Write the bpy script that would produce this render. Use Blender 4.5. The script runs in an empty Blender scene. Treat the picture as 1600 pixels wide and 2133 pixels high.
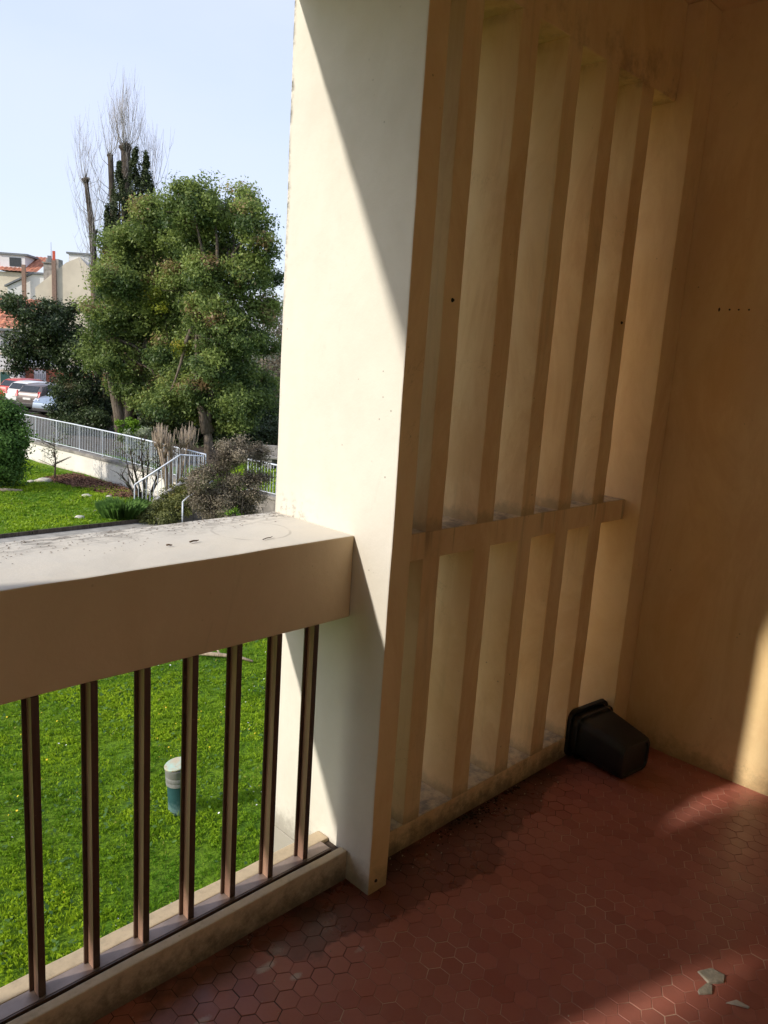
import bpy, bmesh, math, random
import numpy as np
from mathutils import Vector, Matrix, noise as mnoise

random.seed(7)
RNG = np.random.default_rng(7)
SC = bpy.context.scene
COL = SC.collection

# ------------------------------------------------------------------ camera
CAM_LOC = Vector((0.0, -1.4545, 1.4701))
CAM_R = Vector((0.709254, -0.701947, 0.065028))
CAM_U = Vector((0.093460, 0.185059, 0.978273))
CAM_F = Vector((0.698730, 0.687767, -0.196858))
cd = bpy.data.cameras.new('camera')
cam = bpy.data.objects.new('camera', cd)
COL.objects.link(cam)
cd.sensor_fit = 'HORIZONTAL'
cd.sensor_width = 36.0
cd.lens = 1612.71 / 1600.0 * 36.0
cd.clip_start = 0.05
cd.clip_end = 5000.0
cam.matrix_world = Matrix(((CAM_R.x, CAM_U.x, -CAM_F.x, CAM_LOC.x),
                           (CAM_R.y, CAM_U.y, -CAM_F.y, CAM_LOC.y),
                           (CAM_R.z, CAM_U.z, -CAM_F.z, CAM_LOC.z),
                           (0, 0, 0, 1)))
SC.camera = cam

# ------------------------------------------------------------------ sun, sky, exposure
SUN_TRAVEL = Vector((1.75, -0.53, -1.0)).normalized()
SUN_EL = math.asin(-SUN_TRAVEL.z)
SUN_ROT = math.atan2(-SUN_TRAVEL.x, -SUN_TRAVEL.y)
ld = bpy.data.lights.new('sun', 'SUN')
ld.energy = 2.05
ld.angle = math.radians(1.6)
ld.color = (1.0, 0.93, 0.82)
sun = bpy.data.objects.new('sun', ld)
COL.objects.link(sun)
sun.rotation_mode = 'QUATERNION'
sun.rotation_quaternion = SUN_TRAVEL.to_track_quat('-Z', 'Y')
sun.location = (-20, 10, 20)

wd = bpy.data.worlds.new('World')
SC.world = wd
wd.use_nodes = True
wn, wl = wd.node_tree.nodes, wd.node_tree.links
wn.clear()
w_out = wn.new('ShaderNodeOutputWorld')
w_bg = wn.new('ShaderNodeBackground')
w_sky = wn.new('ShaderNodeTexSky')
w_sky.sky_type = 'NISHITA'
w_sky.sun_disc = False
w_sky.sun_elevation = SUN_EL
w_sky.sun_rotation = SUN_ROT
w_sky.altitude = 50
w_sky.air_density = 1.2
w_sky.dust_density = 1.3
w_sky.ozone_density = 1.5
w_bg.inputs['Strength'].default_value = 0.115
# a thin veil of high cloud over the clear sky
w_tc = wn.new('ShaderNodeTexCoord')
w_map = wn.new('ShaderNodeMapping'); w_map.inputs['Scale'].default_value = (1.0, 1.0, 2.4)
w_noi = wn.new('ShaderNodeTexNoise'); w_noi.inputs['Scale'].default_value = 1.7; w_noi.inputs['Detail'].default_value = 5.0
w_rng = wn.new('ShaderNodeMapRange'); w_rng.interpolation_type = 'SMOOTHSTEP'
w_rng.inputs['From Min'].default_value = 0.3; w_rng.inputs['From Max'].default_value = 0.7
w_rng.inputs['To Min'].default_value = 0.52; w_rng.inputs['To Max'].default_value = 0.78
w_mix = wn.new('ShaderNodeMix'); w_mix.data_type = 'RGBA'
w_mix.inputs[7].default_value = (3.65, 3.95, 5.15, 1)
wl.new(w_tc.outputs['Generated'], w_map.inputs['Vector'])
wl.new(w_map.outputs[0], w_noi.inputs['Vector'])
wl.new(w_noi.outputs['Fac'], w_rng.inputs['Value'])
wl.new(w_rng.outputs['Result'], w_mix.inputs[0])
wl.new(w_sky.outputs['Color'], w_mix.inputs[6])
wl.new(w_mix.outputs[2], w_bg.inputs['Color'])
wl.new(w_bg.outputs['Background'], w_out.inputs['Surface'])

SC.view_settings.view_transform = 'Standard'
SC.view_settings.look = 'None'
SC.view_settings.gamma = 1.0
SC.view_settings.exposure = 1.03
SC.cycles.diffuse_bounces = 8
SC.cycles.max_bounces = 14
SC.view_settings.use_curve_mapping = False

# ------------------------------------------------------------------ object helpers
def tag(o, label=None, cat=None, group=None, kind=None):
    if label: o['label'] = label
    if cat: o['category'] = cat
    if group: o['group'] = group
    if kind: o['kind'] = kind
    return o

def empty(name, label, cat, loc=(0, 0, 0), rz=0.0, group=None):
    o = bpy.data.objects.new(name, None)
    COL.objects.link(o)
    o.empty_display_size = 0.2
    o.location = loc
    o.rotation_euler = (0, 0, rz)
    return tag(o, label, cat, group)

def link_mesh(name, me, mat=None, parent=None, loc=None, rot=None):
    if mat is not None and not me.materials:
        me.materials.append(mat)
    o = bpy.data.objects.new(name, me)
    COL.objects.link(o)
    if parent is not None:
        o.parent = parent
        if loc is None and parent.type == 'EMPTY':
            pass
    if loc is not None: o.location = loc
    if rot is not None: o.rotation_euler = rot
    return o

def local(parent, p):
    # world point -> coordinates of an unrotated parent
    return Vector(p) - parent.location

def copy_tree(o, parent=None):
    c = o.copy()
    COL.objects.link(c)
    if parent is not None: c.parent = parent
    for ch in list(o.children): copy_tree(ch, c)
    return c

def bm_to(name, bm, mat, parent=None, loc=None, rot=None, smooth=False):
    me = bpy.data.meshes.new(name)
    bmesh.ops.recalc_face_normals(bm, faces=bm.faces)
    bm.to_mesh(me); bm.free()
    if smooth:
        me.polygons.foreach_set('use_smooth', [True] * len(me.polygons))
    return link_mesh(name, me, mat, parent, loc, rot)

def add_box(bm, a, b, bevel=0.0, seg=2, rough=0.0, cuts=0):
    x0, y0, z0 = [min(a[i], b[i]) for i in range(3)]
    x1, y1, z1 = [max(a[i], b[i]) for i in range(3)]
    vs = [bm.verts.new(p) for p in ((x0,y0,z0),(x1,y0,z0),(x1,y1,z0),(x0,y1,z0),(x0,y0,z1),(x1,y0,z1),(x1,y1,z1),(x0,y1,z1))]
    fs = [bm.faces.new([vs[i] for i in f]) for f in ((0,3,2,1),(4,5,6,7),(0,1,5,4),(1,2,6,5),(2,3,7,6),(3,0,4,7))]
    if bevel > 0:
        es = list({e for f in fs for e in f.edges})
        bmesh.ops.bevel(bm, geom=es, offset=bevel, segments=seg, profile=0.6, affect='EDGES')
    return vs

def box(name, a, b, mat, parent=None, bevel=0.0, off=None):
    bm = bmesh.new()
    if off is not None:
        a = [a[i] - off[i] for i in range(3)]; b = [b[i] - off[i] for i in range(3)]
    add_box(bm, a, b, bevel)
    return bm_to(name, bm, mat, parent)

def worn_box(name, a, b, mat, parent=None, off=(0, 0, 0), bevel=0.004, step=0.09, amp=0.0016, seed=0):
    """cast concrete member: long edges cut into short lengths and nudged so that no edge is ruler straight"""
    lo = [min(a[i], b[i]) - off[i] for i in range(3)]; hi = [max(a[i], b[i]) - off[i] for i in range(3)]
    bm = bmesh.new()
    add_box(bm, lo, hi, 0)
    for ax in range(3):
        L = hi[ax] - lo[ax]
        n = int(L / step)
        for k in range(1, n):
            co = [0, 0, 0]; no = [0, 0, 0]
            co[ax] = lo[ax] + L * k / n; no[ax] = 1
            bmesh.ops.bisect_plane(bm, geom=bm.verts[:] + bm.edges[:] + bm.faces[:], plane_co=co, plane_no=no)
    es = [e for e in bm.edges if len(e.link_faces) == 2 and e.calc_face_angle() > 0.5]
    if bevel > 0:
        bmesh.ops.bevel(bm, geom=es, offset=bevel, segments=2, profile=0.6, affect='EDGES')
    sv = Vector((seed * 3.1, seed * 1.7, seed * 0.9))
    for v in bm.verts:
        p = v.co + Vector(off)
        d = mnoise.noise_vector(p * 6.0 + sv) * amp + mnoise.noise_vector(p * 31.0 + sv) * amp * 0.5
        v.co += d
    return bm_to(name, bm, mat, parent)

def tube_mesh(paths, sides=6):
    """paths: list of lists of (x,y,z,r); returns verts, faces of tapered tubes"""
    V, F = [], []
    for path in paths:
        n = len(path); base = len(V)
        for i, (x, y, z, r) in enumerate(path):
            p = Vector((x, y, z))
            q0 = Vector(path[max(0, i - 1)][:3]); q1 = Vector(path[min(n - 1, i + 1)][:3])
            t = (q1 - q0)
            t = t.normalized() if t.length > 1e-9 else Vector((0, 0, 1))
            u = t.cross(Vector((0, 1, 0.13)))
            if u.length < 1e-3: u = t.cross(Vector((1, 0, 0)))
            u.normalize(); w = t.cross(u)
            for k in range(sides):
                a = 2 * math.pi * k / sides
                V.append(p + (u * math.cos(a) + w * math.sin(a)) * r)
        for i in range(n - 1):
            for k in range(sides):
                a0 = base + i * sides + k; a1 = base + i * sides + (k + 1) % sides
                F.append((a0, a1, a1 + sides, a0 + sides))
        F.append(tuple(base + k for k in reversed(range(sides))))
        F.append(tuple(base + (n - 1) * sides + k for k in range(sides)))
    return V, F

def tubes(name, paths, mat, parent=None, sides=6, off=(0, 0, 0), smooth=True):
    V, F = tube_mesh(paths, sides)
    o3 = Vector(off)
    me = bpy.data.meshes.new(name)
    me.from_pydata([v - o3 for v in V], [], F)
    me.update()
    if smooth: me.polygons.foreach_set('use_smooth', [True] * len(me.polygons))
    return link_mesh(name, me, mat, parent)

def np_mesh(name, verts, fsize, mat, parent=None, tint=None):
    """verts (n*fsize,3): one face per fsize vertices; tint per face"""
    n = len(verts) // fsize
    me = bpy.data.meshes.new(name)
    me.vertices.add(len(verts)); me.vertices.foreach_set('co', np.asarray(verts, np.float32).ravel())
    me.loops.add(len(verts)); me.loops.foreach_set('vertex_index', np.arange(len(verts), dtype=np.int32))
    me.polygons.add(n)
    me.polygons.foreach_set('loop_start', np.arange(0, len(verts), fsize, dtype=np.int32))
    try: me.polygons.foreach_set('loop_total', np.full(n, fsize, np.int32))
    except Exception: pass
    if tint is not None:
        at = me.attributes.new('tint', 'FLOAT', 'POINT')
        at.data.foreach_set('value', np.repeat(np.asarray(tint, np.float32), fsize))
    me.update(calc_edges=True)
    return link_mesh(name, me, mat, parent)

# ------------------------------------------------------------------ material helpers
class NT:
    def __init__(s, name):
        s.m = bpy.data.materials.new(name); s.m.use_nodes = True
        s.n = s.m.node_tree.nodes; s.l = s.m.node_tree.links
        s.b = s.n['Principled BSDF']; s.out = s.n['Material Output']
    def node(s, t, **kw):
        nd = s.n.new(t)
        for k, v in kw.items(): setattr(nd, k, v)
        return nd
    def put(s, sock, v):
        if hasattr(v, 'is_linked') or isinstance(v, bpy.types.NodeSocket): s.l.new(v, sock)
        elif v is not None:
            if isinstance(v, (tuple, list)) and len(v) == 3 and sock.type == 'RGBA': v = (*v, 1)
            sock.default_value = v
    def pos(s):
        if not hasattr(s, '_p'): s._p = s.node('ShaderNodeNewGeometry')
        return s._p.outputs['Position']
    def sep(s):
        if not hasattr(s, '_s'):
            s._s = s.node('ShaderNodeSeparateXYZ'); s.l.new(s.pos(), s._s.inputs[0])
        return s._s.outputs
    def nz(s):
        s.pos()
        sp = s.node('ShaderNodeSeparateXYZ'); s.l.new(s._p.outputs['Normal'], sp.inputs[0])
        return sp.outputs[2]
    def noise(s, scale, detail=4, rough=0.6, vec=None, dist=0.0):
        nd = s.node('ShaderNodeTexNoise'); nd.inputs['Scale'].default_value = scale
        nd.inputs['Detail'].default_value = detail; nd.inputs['Roughness'].default_value = rough
        nd.inputs['Distortion'].default_value = dist
        s.l.new(vec if vec is not None else s.pos(), nd.inputs['Vector'])
        return nd.outputs['Fac']
    def scaled(s, v):
        mp = s.node('ShaderNodeMapping'); mp.inputs['Scale'].default_value = v
        s.l.new(s.pos(), mp.inputs['Vector']); return mp.outputs[0]
    def math(s, op, a, b=None, c=None, clamp=False):
        nd = s.node('ShaderNodeMath', operation=op); nd.use_clamp = clamp
        s.put(nd.inputs[0], a); s.put(nd.inputs[1], b)
        if c is not None: s.put(nd.inputs[2], c)
        return nd.outputs[0]
    def ramp(s, v, lo, hi, a=0.0, b=1.0, smooth=True):
        nd = s.node('ShaderNodeMapRange'); nd.interpolation_type = 'SMOOTHSTEP' if smooth else 'LINEAR'
        s.put(nd.inputs['Value'], v)
        nd.inputs['From Min'].default_value = lo; nd.inputs['From Max'].default_value = hi
        nd.inputs['To Min'].default_value = a; nd.inputs['To Max'].default_value = b
        return nd.outputs['Result']
    def mix(s, f, a, b, mode='MIX'):
        nd = s.node('ShaderNodeMix', data_type='RGBA', blend_type=mode)
        s.put(nd.inputs[0], f); s.put(nd.inputs[6], a); s.put(nd.inputs[7], b)
        return nd.outputs[2]
    def bump(s, h, strength, dist, nrm=None):
        nd = s.node('ShaderNodeBump'); nd.inputs['Strength'].default_value = strength
        nd.inputs['Distance'].default_value = dist; s.put(nd.inputs['Height'], h)
        if nrm is not None: s.l.new(nrm, nd.inputs['Normal'])
        return nd.outputs['Normal']
    def fin(s, color, rough=0.7, normal=None, metal=0.0, spec=None):
        s.put(s.b.inputs['Base Color'], color); s.put(s.b.inputs['Roughness'], rough)
        s.put(s.b.inputs['Metallic'], metal)
        if spec is not None: s.put(s.b.inputs['Specular IOR Level'], spec)
        if normal is not None: s.l.new(normal, s.b.inputs['Normal'])
        return s.m

def plain(name, col, rough=0.6, metal=0.0, var=0.15, scale=8.0, spec=None, bump=0.0):
    t = NT(name)
    f = t.noise(scale, 5)
    dark = tuple(c * (1 - var) for c in col); lite = tuple(min(1, c * (1 + var)) for c in col)
    c = t.mix(t.ramp(f, 0.3, 0.7), dark, lite)
    nrm = t.bump(t.noise(scale * 6, 3), 0.4, bump) if bump else None
    return t.fin(c, rough, nrm, metal, spec)

def paint(name, col, stain=False, top_dirt=0.0, fin=False, mottle=0.0, foot=0.0, streak=0.0, beam=False, corner=0.0):
    """rendered and painted concrete: trowel unevenness, specks, weathering marks"""
    t = NT(name)
    big = t.ramp(t.noise(1.6, 5, 0.65), 0.3, 0.7)
    c = t.mix(big, tuple(k * 0.93 for k in col), tuple(min(1, k * 1.04) for k in col))
    mid = t.ramp(t.noise(9.0, 6, 0.7), 0.35, 0.75)
    c = t.mix(t.math('MULTIPLY', mid, 0.10), c, tuple(k * 0.72 for k in col))
    if mottle:
        mo = t.ramp(t.noise(3.6, 7, 0.72, t.scaled((1.3, 1.3, 0.45)), 0.8), 0.38, 0.66)
        c = t.mix(t.math('MULTIPLY', mo, mottle), c, (col[0] * 0.70, col[1] * 0.52, col[2] * 0.40))
        m2 = t.ramp(t.noise(1.1, 5, 0.6), 0.45, 0.7)
        c = t.mix(t.math('MULTIPLY', m2, mottle * 0.8), c, (col[0] * 0.86, col[1] * 0.80, col[2] * 0.55))
        hair = t.ramp(t.math('ABSOLUTE', t.math('SUBTRACT', t.noise(2.3, 7, 0.62, None, 0.4), 0.5)), 0.0, 0.0035, 1, 0)
        hair = t.math('MULTIPLY', hair, t.ramp(t.noise(1.9, 3), 0.52, 0.62))
        c = t.mix(t.math('MULTIPLY', hair, 0.22 if mottle > 0.2 else 0.0), c, (0.22, 0.14, 0.07))
    # hairline smudges
    sm = t.ramp(t.noise(5.0, 8, 0.75, t.scaled((1, 1, 0.35)), 0.6), 0.60, 0.74)
    c = t.mix(t.math('MULTIPLY', sm, 0.16), c, (0.16, 0.13, 0.09))
    # specks and pinholes
    vo = t.node('ShaderNodeTexVoronoi'); vo.inputs['Scale'].default_value = 26.0
    t.l.new(t.pos(), vo.inputs['Vector'])
    pin = t.ramp(vo.outputs['Distance'], 0.05, 0.09, 1, 0)
    pin = t.math('MULTIPLY', pin, t.ramp(t.noise(4.0, 2), 0.55, 0.66))
    c = t.mix(t.math('MULTIPLY', pin, 0.55), c, (0.10, 0.075, 0.05))
    z = t.sep()[2]
    if streak:
        st = t.ramp(t.noise(14.0, 5, 0.7, t.scaled((1, 1, 0.06))), 0.55, 0.75)
        c = t.mix(t.math('MULTIPLY', st, streak), c, (0.12, 0.10, 0.065))
    if foot:
        n = t.noise(22.0, 6, 0.75)
        h = t.math('ADD', z, t.math('MULTIPLY', t.math('SUBTRACT', n, 0.5), 0.20))
        m = t.ramp(h, -0.01, 0.10, 1, 0)
        c = t.mix(t.math('MULTIPLY', m, foot), c, (0.075, 0.055, 0.035))
    if stain:
        x = t.sep()[0]
        n = t.noise(13.0, 7, 0.72)
        band = t.math('MULTIPLY', t.ramp(z, 2.36, 2.40), t.ramp(t.math('ADD', z, t.math('MULTIPLY', n, 0.35)), 2.56, 2.72, 1, 0))
        m = t.math('MULTIPLY', band, t.ramp(t.noise(7.0, 6, 0.7), 0.44, 0.62))
        m = t.math('MULTIPLY', m, t.ramp(x, 1.4, 2.6, 0.45, 1.0))
        c = t.mix(t.math('MULTIPLY', m, 0.5), c, (0.22, 0.11, 0.085))
        # grime creeping up from the ledges and drips below them
        for z0 in (0.9968, 0.084):
            h = t.math('ADD', t.math('SUBTRACT', z, z0), t.math('MULTIPLY', t.math('SUBTRACT', t.noise(24.0, 6, 0.75), 0.5), 0.09))
            m = t.math('MULTIPLY', t.ramp(h, 0.002, 0.050, 1, 0), t.ramp(z, z0 - 0.004, z0 + 0.001))
            c = t.mix(t.math('MULTIPLY', m, 0.42), c, (0.15, 0.125, 0.085))
        dr = t.math('MULTIPLY', t.ramp(t.noise(30.0, 4, 0.6, t.scaled((1, 1, 0.02))), 0.55, 0.68), t.math('MULTIPLY', t.ramp(z, 0.90, 0.985), t.ramp(z, 0.996, 0.999, 1, 0)))
        c = t.mix(t.math('MULTIPLY', dr, 0.5), c, (0.13, 0.09, 0.055))
        pe = t.math('MULTIPLY', t.ramp(t.math('ABSOLUTE', t.math('SUBTRACT', x, 2.716)), 0.004, 0.0105, 1, 0), t.math('MULTIPLY', t.ramp(z, 0.88, 0.93), t.ramp(z, 0.998, 1.012, 1, 0)))
        c = t.mix(t.math('MULTIPLY', pe, t.ramp(n, 0.35, 0.65, 0, 0.55)), c, (0.09, 0.075, 0.05))
    if fin:
        y = t.sep()[1]
        n = t.ramp(t.noise(30.0, 8, 0.8), 0.42, 0.60)
        m = t.ramp(t.math('ADD', y, t.math('MULTIPLY', t.noise(6.0, 4), 0.05)), 0.358, 0.376)
        m = t.math('MULTIPLY', t.math('MULTIPLY', m, n), t.ramp(z, 1.3, 2.0, 0.15, 1.0))
        c = t.mix(t.math('MULTIPLY', m, 0.9), c, (0.035, 0.038, 0.028))
        q = t.math('MULTIPLY', t.ramp(z, 1.004, 1.09, 1, 0), t.ramp(z, 0.97, 1.0))
        q = t.math('MULTIPLY', q, t.ramp(t.noise(40.0, 8, 0.8), 0.50, 0.62))
        q = t.math('MULTIPLY', q, t.ramp(y, 0.10, 0.28))
        c = t.mix(t.math('MULTIPLY', q, 0.6), c, (0.12, 0.11, 0.085))
    if top_dirt:
        up = t.ramp(t.nz(), 0.6, 0.9)
        n = t.ramp(t.noise(17.0, 8, 0.78), 0.40, 0.66)
        m = t.math('MULTIPLY', up, n)
        c = t.mix(t.math('MULTIPLY', m, top_dirt), c, (0.10, 0.09, 0.075))
    if beam:
        x, y, _ = t.sep()
        c0 = c
        up = t.ramp(t.nz(), 0.6, 0.9)
        edge = t.ramp(t.math('ADD', y, t.math('MULTIPLY', t.noise(3.5, 4), 0.16)), 0.27, 0.43)
        n = t.ramp(t.noise(45.0, 9, 0.8, t.scaled((0.35, 1.4, 1))), 0.44, 0.60)
        m = t.math('MULTIPLY', t.math('MULTIPLY', up, edge), n)
        bl = t.math('MULTIPLY', up, t.ramp(t.noise(2.5, 5), 0.1, 0.4, 0.75, 1.0))
        c0 = t.mix(bl, c0, (0.66, 0.62, 0.545))
        c = t.mix(t.math('MULTIPLY', m, 0.85), c0, (0.085, 0.065, 0.045))
        # pale grey bloom on the top and the ring a flower pot left
        gr = t.math('MULTIPLY', up, t.ramp(t.noise(6.0, 5), 0.35, 0.65))
        c = t.mix(t.math('MULTIPLY', gr, 0.22), c, (0.50, 0.50, 0.48))
        dx = t.math('SUBTRACT', x, 1.17); dy = t.math('SUBTRACT', y, 0.18)
        rr = t.math('SQRT', t.math('ADD', t.math('MULTIPLY', dx, dx), t.math('MULTIPLY', dy, dy)))
        rr = t.math('ADD', rr, t.math('MULTIPLY', t.noise(9.0, 3), 0.02))
        ring = t.ramp(t.math('ABSOLUTE', t.math('SUBTRACT', rr, 0.112)), 0.0015, 0.005, 1, 0)
        ring = t.math('MULTIPLY', t.math('MULTIPLY', ring, up), t.ramp(t.noise(12.0, 4), 0.35, 0.6))
        c = t.mix(t.math('MULTIPLY', ring, 0.32), c, (0.16, 0.13, 0.10))
    nb = t.bump(t.noise(3.0, 4), 0.5, 0.012)
    nb = t.bump(t.noise(120.0, 6, 0.7), 0.28, 0.0022, nb)
    return t.fin(c, t.ramp(mid, 0, 1, 0.72, 0.88), nb, spec=0.3)

WHITE = (0.70, 0.665, 0.585)
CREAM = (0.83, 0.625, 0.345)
M = {}
M['fin_paint'] = paint('fin_paint', WHITE, foot=0.5, fin=True, mottle=0.07)
M['beam_paint'] = paint('beam_paint', (0.70, 0.54, 0.345), beam=True, mottle=0.12)
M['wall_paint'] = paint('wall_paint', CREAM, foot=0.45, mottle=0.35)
M['claustra_paint'] = paint('claustra_paint', CREAM, stain=True, top_dirt=0.7, foot=0.8, streak=0.22, mottle=0.45)
M['curb_paint'] = paint('curb_paint', (0.62, 0.50, 0.34), foot=0.8, top_dirt=0.15)
M['white_wall'] = paint('white_wall', (0.82, 0.74, 0.60))
M['ceiling_paint'] = paint('ceiling_paint', CREAM, streak=0.0)

# floor tiles
def tile_material():
    t = NT('terracotta_tile')
    oi = t.node('ShaderNodeObjectInfo'); at = t.node('ShaderNodeAttribute', attribute_name='tint')
    rnd = t.math('FRACT', t.math('ADD', oi.outputs['Random'], at.outputs['Fac']))
    a, b = (0.305, 0.087, 0.060), (0.395, 0.128, 0.090)
    c = t.mix(rnd, a, b)
    c = t.mix(t.math('MULTIPLY', t.ramp(t.noise(2.2, 5), 0.35, 0.7), 0.4), c, (0.38, 0.165, 0.125))
    c = t.mix(t.math('MULTIPLY', t.ramp(t.noise(60.0, 6, 0.7), 0.45, 0.75), 0.22), c, (0.26, 0.085, 0.062))
    x, y, z = t.sep()
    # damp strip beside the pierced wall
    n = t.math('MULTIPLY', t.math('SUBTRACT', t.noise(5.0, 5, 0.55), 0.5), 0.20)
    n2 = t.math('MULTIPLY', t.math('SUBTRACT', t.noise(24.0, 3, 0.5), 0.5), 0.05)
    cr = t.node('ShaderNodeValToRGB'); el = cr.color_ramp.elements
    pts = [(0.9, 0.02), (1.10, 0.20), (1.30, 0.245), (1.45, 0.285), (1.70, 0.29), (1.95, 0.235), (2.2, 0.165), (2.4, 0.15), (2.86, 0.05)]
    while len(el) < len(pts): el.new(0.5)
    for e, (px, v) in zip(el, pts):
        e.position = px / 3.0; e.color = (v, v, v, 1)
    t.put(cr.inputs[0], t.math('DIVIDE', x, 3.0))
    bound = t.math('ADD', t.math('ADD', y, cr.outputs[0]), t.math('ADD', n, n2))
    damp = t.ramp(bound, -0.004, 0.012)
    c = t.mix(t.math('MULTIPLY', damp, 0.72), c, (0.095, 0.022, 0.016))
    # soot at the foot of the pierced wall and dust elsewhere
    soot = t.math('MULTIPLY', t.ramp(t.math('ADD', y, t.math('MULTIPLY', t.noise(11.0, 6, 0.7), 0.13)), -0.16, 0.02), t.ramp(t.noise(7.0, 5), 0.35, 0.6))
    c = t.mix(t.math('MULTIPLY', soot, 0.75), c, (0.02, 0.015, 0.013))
    dust = t.ramp(t.noise(30.0, 9, 0.8, None, 0.4), 0.60, 0.80)
    dust = t.math('MULTIPLY', dust, t.ramp(t.noise(1.7, 4), 0.42, 0.62))
    c = t.mix(t.math('MULTIPLY', dust, 0.32), c, (0.46, 0.34, 0.28))
    c = t.mix(t.ramp(t.noise(3.3, 6, 0.7), 0.4, 0.75, 0.0, 0.14), c, (0.42, 0.25, 0.20))
    for (sx, sy, rx, ry, st) in ((1.005, -0.165, 0.035, 0.014, 0.75), (1.045, -0.235, 0.020, 0.012, 0.7), (0.80, -0.20, 0.035, 0.012, 0.5), (1.22, -0.27, 0.018, 0.008, 0.4)):
        ex = t.math('DIVIDE', t.math('SUBTRACT', x, sx), rx); ey = t.math('DIVIDE', t.math('SUBTRACT', y, sy), ry)
        dd = t.math('ADD', t.math('SQRT', t.math('ADD', t.math('MULTIPLY', ex, ex), t.math('MULTIPLY', ey, ey))), t.math('MULTIPLY', t.noise(60.0, 6, 0.75), 1.6))
        c = t.mix(t.math('MULTIPLY', t.ramp(dd, 1.2, 1.9, 1, 0), st), c, (0.50, 0.43, 0.38))
    r = t.ramp(t.noise(9.0, 5), 0.3, 0.7, 0.30, 0.46)
    r = t.math('SUBTRACT', r, t.math('MULTIPLY', damp, 0.06))
    nb = t.bump(t.noise(18.0, 5), 0.35, 0.003)
    nb = t.bump(t.noise(230.0, 3), 0.2, 0.0006, nb)
    return t.fin(c, r, nb, spec=0.45)
M['tile'] = tile_material()

def grout_material():
    t = NT('tile_grout')
    x, y, z = t.sep()
    f = t.ramp(t.noise(4.2, 5, 0.6), 0.40, 0.60)
    c = t.mix(f, (0.28, 0.115, 0.080), (0.56, 0.40, 0.29))
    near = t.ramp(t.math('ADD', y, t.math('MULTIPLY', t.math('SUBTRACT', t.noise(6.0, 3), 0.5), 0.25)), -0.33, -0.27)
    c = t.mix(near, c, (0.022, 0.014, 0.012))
    return t.fin(c, 0.9)
M['grout'] = grout_material()

def metal_brown(name, k=1.0, metal=0.3):
    t = NT(name)
    f = t.ramp(t.noise(7.0, 5, 0.6, t.scaled((6, 6, 0.6))), 0.35, 0.7)
    c = t.mix(f, tuple(k * q for q in (0.080, 0.046, 0.033)), tuple(k * q for q in (0.125, 0.076, 0.052)))
    c = t.mix(t.math('MULTIPLY', t.ramp(t.noise(90.0, 4), 0.62, 0.72), 0.4), c, (0.30, 0.24, 0.18))
    return t.fin(c, 0.38, t.bump(t.noise(160.0, 3), 0.15, 0.0006), metal=metal, spec=0.5)
M['bronze'] = metal_brown('brown_lacquered_metal')
M['bronze_web'] = metal_brown("skylit_bronze_metal", 3.7, 0.2)  # same brown metal made paler: sky light on the web painted into its colour
M['track'] = plain('bronze_track', (0.30, 0.235, 0.205), 0.5, 0.35, 0.2, 14.0)
M['groove'] = plain('dark_sealant', (0.055, 0.035, 0.024), 0.8, 0, 0.3, 30.0)
M['black_plastic'] = plain('black_plastic', (0.009, 0.010, 0.0105), 0.5, 0, 0.35, 12.0, bump=0.001)
M['plug'] = plain('dark_plug', (0.03, 0.022, 0.016), 0.8)
M['mortar'] = plain('mortar_lump', (0.30, 0.265, 0.205), 0.95, 0, 0.25, 60.0, bump=0.004)
M['chip'] = plain('paint_chip', (0.55, 0.51, 0.44), 0.8, 0, 0.1, 40.0)
M['twig'] = plain('dry_twig', (0.10, 0.065, 0.04), 0.9)
M['far_floor'] = plain('render_shell', (0.5, 0.45, 0.38), 0.9)

# ------------------------------------------------------------------ outside ground
GZ = -3.53        # lower lawn
TZ = -2.72        # upper terrace

def grass_ground(name, dark, light, scale=1.0):
    t = NT(name)
    f = t.ramp(t.noise(0.9 * scale, 6, 0.65), 0.32, 0.68)
    c = t.mix(f, dark, light)
    c = t.mix(t.math('MULTIPLY', t.ramp(t.noise(16.0 * scale, 6, 0.7), 0.42, 0.62), 0.6), c, tuple(k * 0.4 for k in dark))
    c = t.mix(t.math('MULTIPLY', t.ramp(t.noise(3.1 * scale, 6, 0.7), 0.60, 0.72), 0.45), c, (0.10, 0.085, 0.035))
    return t.fin(c, 0.9, t.bump(t.noise(38.0 * scale, 6), 0.9, 0.05), spec=0.15)
M['lawn'] = grass_ground('lawn_soil_and_grass', (0.090, 0.190, 0.010), (0.180, 0.290, 0.014))
M['terrace_ground'] = grass_ground('terrace_grass', (0.080, 0.160, 0.016), (0.130, 0.220, 0.020))
M['soil'] = plain('leaf_litter', (0.055, 0.038, 0.024), 0.95, 0, 0.4, 5.0, bump=0.03)
M['asphalt'] = plain('asphalt', (0.055, 0.054, 0.052), 0.9, 0, 0.2, 6.0, bump=0.01)
M['path'] = plain('path_concrete', (0.30, 0.28, 0.24), 0.9, 0, 0.2, 4.0, bump=0.01)
M['terrain'] = plain('far_land', (0.07, 0.08, 0.035), 0.95, 0, 0.3, 0.05)

def sheet(name, pts, z, mat, kind='structure'):
    me = bpy.data.meshes.new(name)
    me.from_pydata([(x, y, z) for x, y in pts], [], [tuple(range(len(pts)))])
    me.update()
    o = link_mesh(name, me, mat)
    if me.polygons[0].normal.z < 0: me.flip_normals()
    return tag(o, kind=kind)

sheet('terrain', [(-2500, -2500), (2500, -2500), (2500, 2500), (-2500, 2500)], GZ - 0.06, M['terrain'])

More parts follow.
